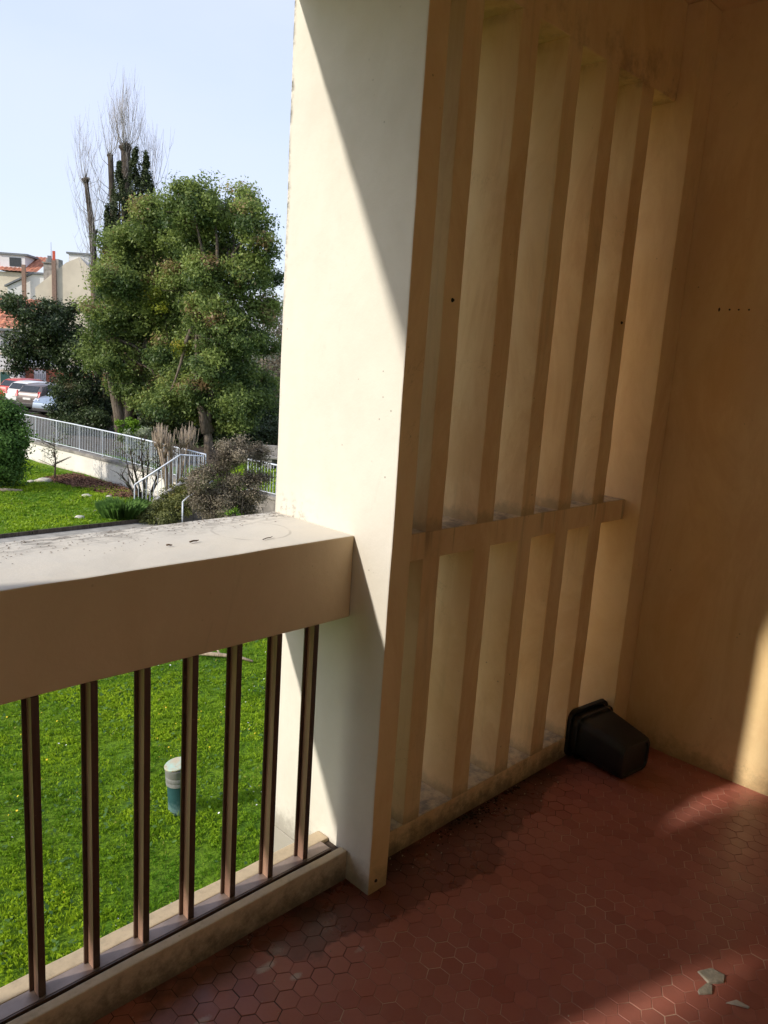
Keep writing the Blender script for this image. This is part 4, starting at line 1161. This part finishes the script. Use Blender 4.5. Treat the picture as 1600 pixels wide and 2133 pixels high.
shrub('bright_shrub', 'bright yellow-green rounded shrub behind the terrace railing', (13.6, 25.4, TZ), [(13.29,25.5,-1.75,0.28),(13.64,25.45,-1.62,0.34),(13.84,25.29,-1.82,0.27),(13.6,25.4,-2.2,0.45)], M['bright_leaf'], 900, 0.09, 0.08, bias=0.15)
shrub('variegated_shrub', 'pale cream-edged leafy shrub behind the terrace railing, in front of the bright shrub', (12.95, 23.5, TZ), [(12.62,23.56,-1.78,0.25),(12.89,23.62,-1.8,0.27),(13.05,23.24,-1.65,0.23),(13.28,23.33,-1.89,0.23),(12.9,23.4,-2.2,0.4)], M['pale_leaf'], 560, 0.085, 0.1)
shrub('low_bright_shrub', 'small lime green shrub at the foot of the brown bush beside the parapet', (10.55, 14.0, GZ), [(10.47,14.05,-2.49,0.11),(10.58,13.95,-2.47,0.12),(10.55, 14.0, -2.9, 0.4)], M['bright_leaf'], 900, 0.05, 0.05, bias=-0.05)
shrub('undergrowth_shrub', 'dark shrub under the shaded tree that half hides the parked cars', (13.9, 32.0, TZ), [(13.8,32.1,-1.6,.5),(14.0,32.0,-.95,.45),(14.1,32.0,-2.2,.55),(14.3,31.9,-1.5,.5)], M['dark_leaf'], 300, 0.12, 0.16, group='low dark shrubs under the trees')
for k, (b, lab) in enumerate([((14.5, 31.6, TZ), 'dark low evergreen shrub under the shaded tree, nearest the cars'), ((14.8, 30.6, TZ), 'dark low evergreen shrub just left of the thick leaning trunk'), ((17.6, 30.5, TZ), 'dark low evergreen shrub behind the bright shrub')]):
    bl = [(b[0] + random.uniform(-.5, .5), b[1] + random.uniform(-.5, .5), TZ + random.uniform(.3, .8), random.uniform(.4, .65)) for _ in range(5)]
    shrub('undergrowth_shrub', lab, b, bl, M['dark_leaf'], 300, 0.12, 0.16, group='low dark shrubs under the trees')
HEDGE=[(20.5,30.73,-1.9,1.0),(21.02,29.87,-1.9,1.0),(21.61,29.13,-1.8,1.1),(22.32,28.58,-1.7,1.1),(23.45,28.93,-1.7,1.2),(19.91,31.49,-1.8,1.0),(18.9,32.6,-1.6,1.1),(24.6,28.2,-1.5,1.3),(26,27,-1.5,1.4)]
HEDGE += [(x * .88, (y + 1.45) * .88 - 1.45, TZ + 0.5, r * 0.8) for x, y, z, r in HEDGE]
e = foliage('hedge', HEDGE + [(x, y, z - 0.7, r) for x, y, z, r in HEDGE], 200, 0.15, M['dark_leaf'], None, clump=0.25)
tag(e, 'dark hedge in the shade behind the big trees', 'hedge', kind='stuff')
FAR=[(18 + 2.3 * k, 46 - 1.55 * k, TZ + random.uniform(0.2, 1.6), random.uniform(1.7, 2.4)) for k in range(10) if k > 1]
e = foliage('far_hedge', FAR, 60, 0.26, M['dark_leaf'], None, clump=0.4)
tag(e, 'tall dark far-off hedge closing the view behind the trees', 'hedge', kind='stuff')

# bare rose-like shrub behind the stair rail and the pollarded shrub
def bare(name, label, base, paths, mat, leafblobs=None, lmat=None, cat='shrub', per=60, size=0.07):
    e = empty(name, label, cat, base)
    tubes('stems', paths, mat, e, 5, base)
    if leafblobs: foliage('leaves', leafblobs, per, size, lmat, e, clump=0.2, lo=0.3)
    return e
b0 = Vector((11.25, 19.75, GZ))
P = []
for (dx, dy, dz) in [(-0.55, 0.1, 1.5), (-0.35, 0.3, 1.9), (-0.1, 0.0, 2.1), (0.2, 0.2, 1.9), (0.5, -0.1, 1.6), (0.35, -0.2, 1.2), (-0.7, 0.2, 1.1)]:
    m = b0 + Vector((dx * .45, dy * .5, dz * .42)); t = b0 + Vector((dx, dy, dz))
    P.append([(*b0, 0.05), (*m, 0.035), (*((m + t) / 2 + Vector((random.uniform(-.1, .1), 0, 0))), 0.025), (*t, 0.012)])
    for _ in range(9):
        q = m.lerp(t, random.uniform(0, 1)); d = Vector((random.uniform(-.4, .4), random.uniform(-.4, .4), random.uniform(.15, .6)))
        P.append([(*q, 0.012), (*(q + d * .5 + Vector((0, 0, .05))), 0.008), (*(q + d), 0.004)])
bare('sparse_shrub', 'nearly bare dark-stemmed shrub between the white wall and the sloping handrail', tuple(b0), P, M['dark_bark'],
     [(10.75, 19.9, -1.75, 0.5), (11.1, 19.8, -2.3, 0.5), (11.6, 19.7, -2.0, 0.5), (11.3, 19.7, -3.1, 0.5)], M['pale_leaf'], per=75, size=0.06)
b0 = Vector((12.0, 19.45, GZ))
P = []
for k in range(15):
    hx = random.uniform(-0.62, 0.62); hy = random.uniform(-.35, .35); hz = random.uniform(1.55, 2.0)
    h = b0 + Vector((hx, hy, hz)); m = b0 + Vector((hx * .55, hy * .6, hz * .5))
    P.append([(*(b0 + Vector((hx * .2, hy * .2, 0))), 0.045), (*m, 0.036), (*h, 0.03)])
    for _ in range(13):
        a = random.uniform(0, 6.283); s = random.uniform(.05, .2); L = random.uniform(.3, .72)
        P.append([(*h, 0.014), (h.x + math.cos(a) * s, h.y + math.sin(a) * s, h.z + L * .45, 0.012), (h.x + math.cos(a) * s * 1.3, h.y + math.sin(a) * s * 1.3, h.z + L, 0.006)])
bare('pollarded_shrub', 'leafless shrub of pale brown upright twigs cut flat, above the sloping handrail', tuple(b0), P, M['pale_twig'])
b0 = Vector((10.74, 25.2, GZ))
P = [[(*b0, 0.035), (b0.x + .05, b0.y, b0.z + .7, 0.028), (b0.x, b0.y, b0.z + 1.5, 0.015)]]
for _ in range(22):
    z = random.uniform(.5, 1.4); a = random.uniform(0, 6.283); L = random.uniform(.25, .6)
    P.append([(b0.x, b0.y, b0.z + z, 0.012), (b0.x + math.cos(a) * L, b0.y + math.sin(a) * L, b0.z + z + L * .5, 0.005)])
bare('sapling', 'thin grey sapling with few leaves planted in the lawn before the white wall', tuple(b0), P, M['bark'],
     [(10.7, 25.2, -2.5, 0.45), (10.85, 25.2, -2.0, 0.4)], M['pale_leaf'], per=55, size=0.07, cat='sapling')
# tall grass clump at the foot of the handrail, ivy on the slope
def grass_clump():
    base = (10.05, 18.75, GZ)
    e = empty('grass_clump', 'clump of tall dark green grass at the foot of the sloping handrail', 'grass clump', base)
    n = 1500
    a = RNG.uniform(0, 6.283, n); r0 = RNG.random(n) ** .5 * 0.42; L = RNG.uniform(.30, .80, n) * (1 - .5 * r0); le = RNG.uniform(.05, .75, n)
    X, Y = r0 * np.cos(a) * 1.15, r0 * np.sin(a) * .8; w = 0.012
    A = np.stack([X - w, Y, np.zeros(n)], 1); B = np.stack([X + w, Y, np.zeros(n)], 1)
    m = np.stack([X + np.cos(a) * L * le * .4 + w * .6, Y + np.sin(a) * L * le * .4, L * .65], 1); t = np.stack([X + np.cos(a) * L * le, Y + np.sin(a) * L * le, L * (1 - .3 * le)], 1)
    np_mesh('blades', np.stack([A, B, m, t], 1).reshape(-1, 3), 4, M['bush_leaf'], e, np.clip(RNG.uniform(.2, .8, n), 0, 1))
grass_clump()
IV = [(10.6 + 0.2 * k + random.uniform(-.1, .1), random.uniform(17.45, 18.6), GZ + 0.12 + 0.13 * k * random.uniform(.6, 1.0), random.uniform(.22, .38)) for k in range(9) for _ in range(6)]
e = foliage('ground_ivy', IV, 480, 0.06, M['ivy_leaf'], None, clump=0.1, flat=0.6)
tag(e, 'yellowish green ground ivy spilling over the garden steps', 'ivy', kind='stuff')

# ------------------------------------------------------------------ houses
M['cream_wall'] = plain('cream_house_render', (0.62, 0.54, 0.42), 0.9, 0, 0.10, 0.6)
M['grey_wall'] = plain('pale_grey_house_render', (0.66, 0.66, 0.64), 0.9, 0, 0.08, 0.6)
M['white_house'] = plain('white_house_render', (0.72, 0.70, 0.69), 0.9, 0, 0.06, 0.6)
M['roof_tile'] = plain('orange_roof_tiles', (0.46, 0.185, 0.105), 0.85, 0, 0.35, 2.2, bump=0.02)
M['brick'] = plain('red_brick', (0.34, 0.115, 0.065), 0.9, 0, 0.3, 3.0)
M['shutter'] = plain('dark_green_shutter', (0.015, 0.075, 0.065), 0.6)
M['dark_glass'] = plain('dark_window_glass', (0.03, 0.035, 0.04), 0.12, 0, 0.2)
M['grey_metal'] = plain('grey_zinc', (0.16, 0.17, 0.18), 0.6, 0.2)
M['pipe_brown'] = plain('brown_flue', (0.24, 0.15, 0.11), 0.8)
M['block'] = plain('grey_block_chimney', (0.30, 0.27, 0.24), 0.9, 0, 0.3, 4.0)
M['red_cap'] = plain('red_flue_cap', (0.55, 0.08, 0.04), 0.7)

def prism(name, outline, y0, y1, mat, parent, z_is=1):
    """outline in local (x, z), pushed from y0 to y1"""
    bm = bmesh.new()
    A = [bm.verts.new((x, y0, z)) for x, z in outline]; B = [bm.verts.new((x, y1, z)) for x, z in outline]
    bm.faces.new(A); bm.faces.new(list(reversed(B))); n = len(outline)
    for k in range(n): bm.faces.new((A[k], A[(k + 1) % n], B[(k + 1) % n], B[k]))
    return bm_to(name, bm, mat, parent)
def slope(name, p0, p1, y0, y1, mat, parent, t=0.12, ribs=True):
    """tiled roof slope between eave and ridge (local x,z) with rows of half-round tiles joined as one surface"""
    V, F = [], []
    n = max(4, int(abs(y1 - y0) / 0.11)); rows = max(3, int(math.hypot(p1[0] - p0[0], p1[1] - p0[1]) / 0.4))
    nx, nz = -(p1[1] - p0[1]), (p1[0] - p0[0]); l = math.hypot(nx, nz); nx, nz = nx / l, nz / l
    if nz < 0: nx, nz = -nx, -nz
    for r in range(rows):
        for e_ in (0, 1):
            t_ = (r + e_) / rows
            lift = 0.03 if e_ == 0 else 0.0
            for k in range(n + 1):
                w = 0.035 * math.sin(k * math.pi * 0.5) if ribs else 0
                h = t + w + lift
                V.append((p0[0] + (p1[0] - p0[0]) * t_ + nx * h, y0 + (y1 - y0) * k / n, p0[1] + (p1[1] - p0[1]) * t_ + nz * h))
        b = r * 2 * (n + 1)
        for k in range(n): F.append((b + k, b + k + 1, b + n + 2 + k, b + n + 1 + k))
        if r:
            b2 = b - (n + 1)
            for k in range(n): F.append((b2 + k, b2 + k + 1, b + k + 1, b + k))
    me = bpy.data.meshes.new(name); me.from_pydata(V, [], F); me.update()
    return link_mesh(name, me, mat, parent)
VIEW_YAW = math.atan2(-0.36, 0.93) - math.radians(20)   # a house whose local x runs to the right as seen from the balcony
def lb(name, a, b, mat, parent, bev=0.0): return box(name, a, b, mat, parent, bev)

# gable house: local origin at the foot of its left corner, x right, y away
g = empty('gable_house', 'cream gable-ended house with a flat-topped chimney and a tall brown flue on its wall', 'house', (26.9, 68.6, TZ), VIEW_YAW)
g.scale = (1.12, 1, 1)
prism('wall', [(0, 0), (0, 8.0), (2.35, 10.25), (3.35, 10.75), (4.15, 9.85), (4.15, 0)], 0, 9, M['cream_wall'], g)
slope('roof', (0.05, 7.6), (3.3, 10.3), 0.25, 9, M['roof_tile'], g)
slope('roof', (4.1, 9.4), (3.4, 10.4), 0.25, 9, M['grey_wall'], g, 0.05, False)
c = lb('chimney', (2.45, 0.3, 9.6), (3.95, 1.1, 11.0), M['grey_wall'], g)
lb('chimney_cap', (2.3, 0.15, 11.002), (4.1, 1.25, 11.15), M['grey_metal'], c)
c = lb('chimney', (0.55, 0.3, 7.4), (1.28, 1.0, 10.1), M['block'], g)
lb('chimney_cap', (0.47, 0.2, 10.102), (1.36, 1.1, 10.2), M['block'], c)
lb('chimney_pot', (0.8, 0.5, 10.202), (1.05, 0.75, 10.75), M['grey_metal'], c)
c = lb('flue', (1.32, -0.22, 0), (1.62, -0.003, 10.35), M['pipe_brown'], g)
lb('flue_cap', (1.38, -0.18, 10.352), (1.56, -0.03, 11.1), M['red_cap'], c)
lb('downpipe', (4.16, 0.0, 0), (4.5, 0.12, 10.4), M['pipe_brown'], g)
# neighbours
n2 = empty('terrace_house', 'house with a reddish roof just right of the gable house behind bare twigs', 'house', (31.2, 66.95, TZ), VIEW_YAW)
lb('wall', (-0.2, 0.4, 0), (7, 8, 9.2), M['cream_wall'], n2)
slope('roof', (-0.3, 9.2), (-0.3, 9.2), 0, 1, M['roof_tile'], n2) if False else None
bm = bmesh.new()
add_box(bm, (-0.3, 0.2, 9.2), (7.2, 8.2, 10.0)); bm_to('roof', bm, M['roof_tile'], n2)
w2 = empty('white_shed_house', 'low pale grey house with a shallow gable left of the gable house', 'house', (26.9, 73.9, TZ), VIEW_YAW)
prism('wall', [(-0.4, 0), (-0.4, 8.15), (1.85, 9.35), (3.2, 9.35), (3.2, 0)], 0, 8, M['grey_wall'], w2)
prism('roof', [(-0.6, 8.1), (-0.6, 8.25), (1.85, 9.55), (3.35, 9.55), (3.35, 9.38), (1.85, 9.38)], -0.2, 8.1, M['grey_metal'], w2)
lb('post_flue', (1.05, -0.5, 0), (1.35, -0.25, 10.1), M['pipe_brown'], w2)
l3 = empty('roof_terrace_house', 'cream house at the far left with orange tiled roofs and a white dormer', 'house', (29.9, 89.0, TZ), VIEW_YAW)
lb('wall', (-9, 0, 0), (5.0, 10, 10.35), M['cream_wall'], l3)
def yslope(name, x0, x1, p0, p1, mat, parent):
    """roof plane falling towards the viewer: p = (y, z)"""
    o = slope(name, (p0[0], p0[1]), (p1[0], p1[1]), 0, x1 - x0, mat, parent)
    for v in o.data.vertices:
        x, y, z = v.co; v.co = (x0 + y, x, z)
    return o
yslope('roof', -9, 5.2, (-0.4, 10.35), (4.5, 12.4), M['roof_tile'], l3)
d = lb('dormer', (1.0, 0.6, 10.5), (3.6, 3.5, 12.15), M['white_house'], l3)
lb('dormer_window', (2.0, 0.56, 11.0), (3.2, 0.598, 11.9), M['dark_glass'], d)
lb('dormer_roof', (0.8, 0.4, 12.152), (3.9, 3.7, 12.35), M['grey_metal'], d)
lb('vent_box', (5.25, 2, 10.0), (6.6, 3.4, 12.2), M['block'], l3)
tubes('aerial', [[(5.5, 3, 12, 0.03), (5.5, 3, 14.0, 0.02)]], M['grey_metal'], l3, 5)
# near house
nh = empty('white_house', 'white house at the left edge with an orange tiled roof and dark green shutter', 'house', (18.6, 51.3, TZ), VIEW_YAW)
lb('wall', (-6, 0, 0), (0.55, 7, 4.35), M['white_house'], nh)
yslope('roof', -6.3, 0.95, (-0.5, 4.25), (3.6, 6.3), M['roof_tile'], nh)
lb('string_course', (-6, -0.08, 2.72), (0.56, -0.002, 2.86), M['cream_wall'], nh)
lb('gutter', (-6.3, -0.72, 4.22), (1.5, -0.58, 4.34), M['grey_metal'], nh)
lb('downpipe', (-0.32, -0.12, 2.9), (-0.22, -0.002, 4.2), M['grey_metal'], nh)
wf = lb('door_frame', (-0.75, -0.06, 0.0), (0.3, -0.002, 1.75), M['cream_wall'], nh)
lb('shutter', (-0.62, -0.10, 0.05), (-0.05, -0.062, 1.62), M['shutter'], wf)
lb('shutter', (-0.02, -0.10, 0.05), (0.2, -0.062, 1.62), M['white_house'], wf)
wf = lb('window_frame', (-2.4, -0.05, 3.1), (-1.4, -0.002, 4.0), M['cream_wall'], nh)
lb('pane', (-2.3, -0.07, 3.15), (-1.5, -0.052, 3.95), M['dark_glass'], wf)
bh = empty('brick_wall_house', 'low red brick building with a barred white gate behind the red car', 'house', (19.3, 51.9, TZ), VIEW_YAW)
lb('wall', (0.2, 0, 0), (5.5, 4, 1.95), M['brick'], bh)
lb('coping', (0.1, -0.1, 1.952), (5.6, 4.1, 2.08), M['cream_wall'], bh)
wf = lb('gate', (1.0, -0.05, 0.0), (1.75, -0.002, 1.85), M['white_house'], bh)
for k in range(6): lb('gate_bar', (1.05 + 0.125 * k, -0.08, 0.05), (1.08 + 0.125 * k, -0.052, 1.6), M['grey_metal'], wf)
for k in range(14): lb('fence_bar', (2.0 + 0.2 * k, -0.06, 0.6), (2.03 + 0.2 * k, -0.03, 1.5), M['grey_metal'], bh)
ph = empty('pink_house', 'distant house with a salmon roof glimpsed through the gap in the big crown', 'house', (35.6, 59.3, TZ), VIEW_YAW)
lb('wall', (0, 0, 0), (3.0, 5, 6.4), M['white_house'], ph)
yslope('roof', -0.2, 3.2, (-0.4, 6.4), (2.6, 7.7), M['roof_tile'], ph)

# ------------------------------------------------------------------ cars
def car_paint(name, col, metal=0.0):
    m = plain(name, col, 0.3, metal, 0.04, 2.0, 0.5)
    m.node_tree.nodes['Principled BSDF'].inputs['Coat Weight'].default_value = 0.5
    return m
M['tyre'] = plain('tyre_rubber', (0.018, 0.018, 0.018), 0.85)
M['rim'] = plain('alloy_rim', (0.42, 0.43, 0.44), 0.35, 0.7)
M['tail'] = plain('tail_lamp_red', (0.48, 0.02, 0.025), 0.2)
M['head'] = plain('headlamp_glass', (0.60, 0.62, 0.64), 0.1)
M['trim'] = plain('black_trim', (0.02, 0.02, 0.022), 0.5)
M['plate'] = plain('number_plate', (0.70, 0.70, 0.66), 0.5)
# side profile of a small hatchback: x from rear (0) to front (3.9)
TOPL = [(0.02, 0.55), (0.0, 0.78), (0.06, 0.98), (0.20, 1.18), (0.42, 1.40), (0.70, 1.48), (1.40, 1.52), (1.95, 1.48), (2.35, 1.32), (2.85, 1.02), (3.25, 0.95), (3.65, 0.82), (3.85, 0.66), (3.90, 0.48)]
BOTL = [(3.86, 0.26), (3.50, 0.20), (0.45, 0.20), (0.08, 0.28)]
def hw(z): return 0.84 if z < 0.92 else 0.84 - (z - 0.92) * 0.34
def make_car(label, paint_mat, loc, yaw):
    e = empty('parked_car', label, 'car', loc, yaw, group='cars parked beyond the railing')
    def zt(z, s): return z
    bm = bmesh.new()
    prof = TOPL + BOTL
    rows = []
    for s in (-1, -0.82, 0.82, 1):
        row = []
        for x, z in prof:
            zz = z if abs(s) < 1 else (z - 0.06 if z > 0.9 else (z + 0.05 if z < 0.3 else z))
            end = 0.0
            if abs(s) == 1: end = 0.10 if x < 0.3 else (-0.16 if x > 3.5 else 0.0)
            row.append(bm.verts.new((x + end, s * hw(z), zz)))
        rows.append(row)
    n = len(prof)
    for a, b in zip(rows, rows[1:]):
        for k in range(n): bm.faces.new((a[k], a[(k + 1) % n], b[(k + 1) % n], b[k]))
    bm.faces.new(rows[0]); bm.faces.new(list(reversed(rows[-1])))
    o = bm_to('body', bm, paint_mat, e)
    o.data.polygons.foreach_set('use_smooth', [True] * len(o.data.polygons))
    try: o.data.set_sharp_from_angle(angle=math.radians(32))
    except Exception: pass
    def panel(name, pts, mat, th=0.012):
        me = bpy.data.meshes.new(name); me.from_pydata(pts, [], [tuple(range(len(pts)))]); me.update()
        bm = bmesh.new(); bm.from_mesh(me)
        r = bmesh.ops.solidify(bm, geom=bm.faces[:], thickness=th); 
        bm.to_mesh(me); bm.free()
        return link_mesh(name, me, mat, e)
    for s in (-1, 1):
        sd = lambda x, z, o_=0.012: (x, s * (hw(z) + o_), z - 0.05)
        panel('side_window', [sd(0.62, 1.02), sd(0.72, 1.38), sd(1.30, 1.43), sd(1.30, 1.02)], M['dark_glass'])
        panel('side_window', [sd(1.38, 1.02), sd(1.38, 1.43), sd(1.95, 1.40), sd(2.55, 1.02)], M['dark_glass'])
        for wx in (0.72, 3.12):
            bm = bmesh.new(); bmesh.ops.create_cone(bm, cap_ends=True, segments=20, radius1=0.31, radius2=0.31, depth=0.20)
            w = bm_to('wheel', bm, M['tyre'], e, (wx, s * 0.775, 0.31), (math.radians(90), 0, 0))
            bm = bmesh.new(); bmesh.ops.create_cone(bm, cap_ends=True, segments=14, radius1=0.20, radius2=0.17, depth=0.03)
            bm_to('rim', bm, M['rim'], w, (0, 0, -s * 0.105))
        panel('tail_lamp', [(0.02, s * 0.60, 0.80), (0.02, s * 0.80, 0.80), (0.16, s * 0.79, 1.12), (0.12, s * 0.66, 1.12)], M['tail'], 0.05)
        panel('headlamp', [(3.72, s * 0.45, 0.70), (3.70, s * 0.80, 0.70), (3.52, s * 0.80, 0.84), (3.66, s * 0.45, 0.80)], M['head'], 0.05)
        bm = bmesh.new(); add_box(bm, (2.35, s * 0.84, 0.98), (2.5, s * 1.0, 1.10), 0.02); bm_to('mirror', bm, paint_mat, e)
    panel('rear_window', [(0.115, -0.60, 1.07), (0.115, 0.60, 1.07), (0.385, 0.54, 1.375), (0.385, -0.54, 1.375)], M['dark_glass'], 0.02)
    panel('windscreen', [(2.80, -0.62, 1.06), (2.80, 0.62, 1.06), (2.14, 0.56, 1.415), (2.14, -0.56, 1.415)], M['dark_glass'], -0.02)
    bm = bmesh.new(); add_box(bm, (-0.03, -0.78, 0.30), (0.10, 0.78, 0.48), 0.03); bm_to('bumper', bm, M['trim'], e)
    bm = bmesh.new(); add_box(bm, (3.80, -0.72, 0.24), (3.915, 0.72, 0.42), 0.03); bm_to('bumper', bm, M['trim'], e)
    bm = bmesh.new(); add_box(bm, (-0.02, -0.26, 0.66), (0.012, 0.26, 0.77), 0.004); bm_to('number_plate', bm, M['plate'], e)
    return e
YAW = math.radians(25)
make_car('bright red hatchback, the farthest of the parked cars', car_paint('red_car_paint', (0.52, 0.045, 0.03)), (16.4, 45.7, TZ + 0.03), YAW)
make_car('white hatchback with red tail lamps parked in front of the red car', car_paint('white_car_paint', (0.80, 0.80, 0.78)), (16.0, 43.3, TZ + 0.03), YAW)
make_car('brownish grey hatchback overlapping the white car', car_paint('taupe_car_paint', (0.17, 0.14, 0.13), 0.3), (15.85, 41.3, TZ + 0.03), YAW)
make_car('light blue-grey car, nearest of the parked cars, half hidden by the dark tree', car_paint('blue_grey_car_paint', (0.28, 0.35, 0.44), 0.3), (19.3, 40.6, TZ + 0.03), YAW + math.pi)
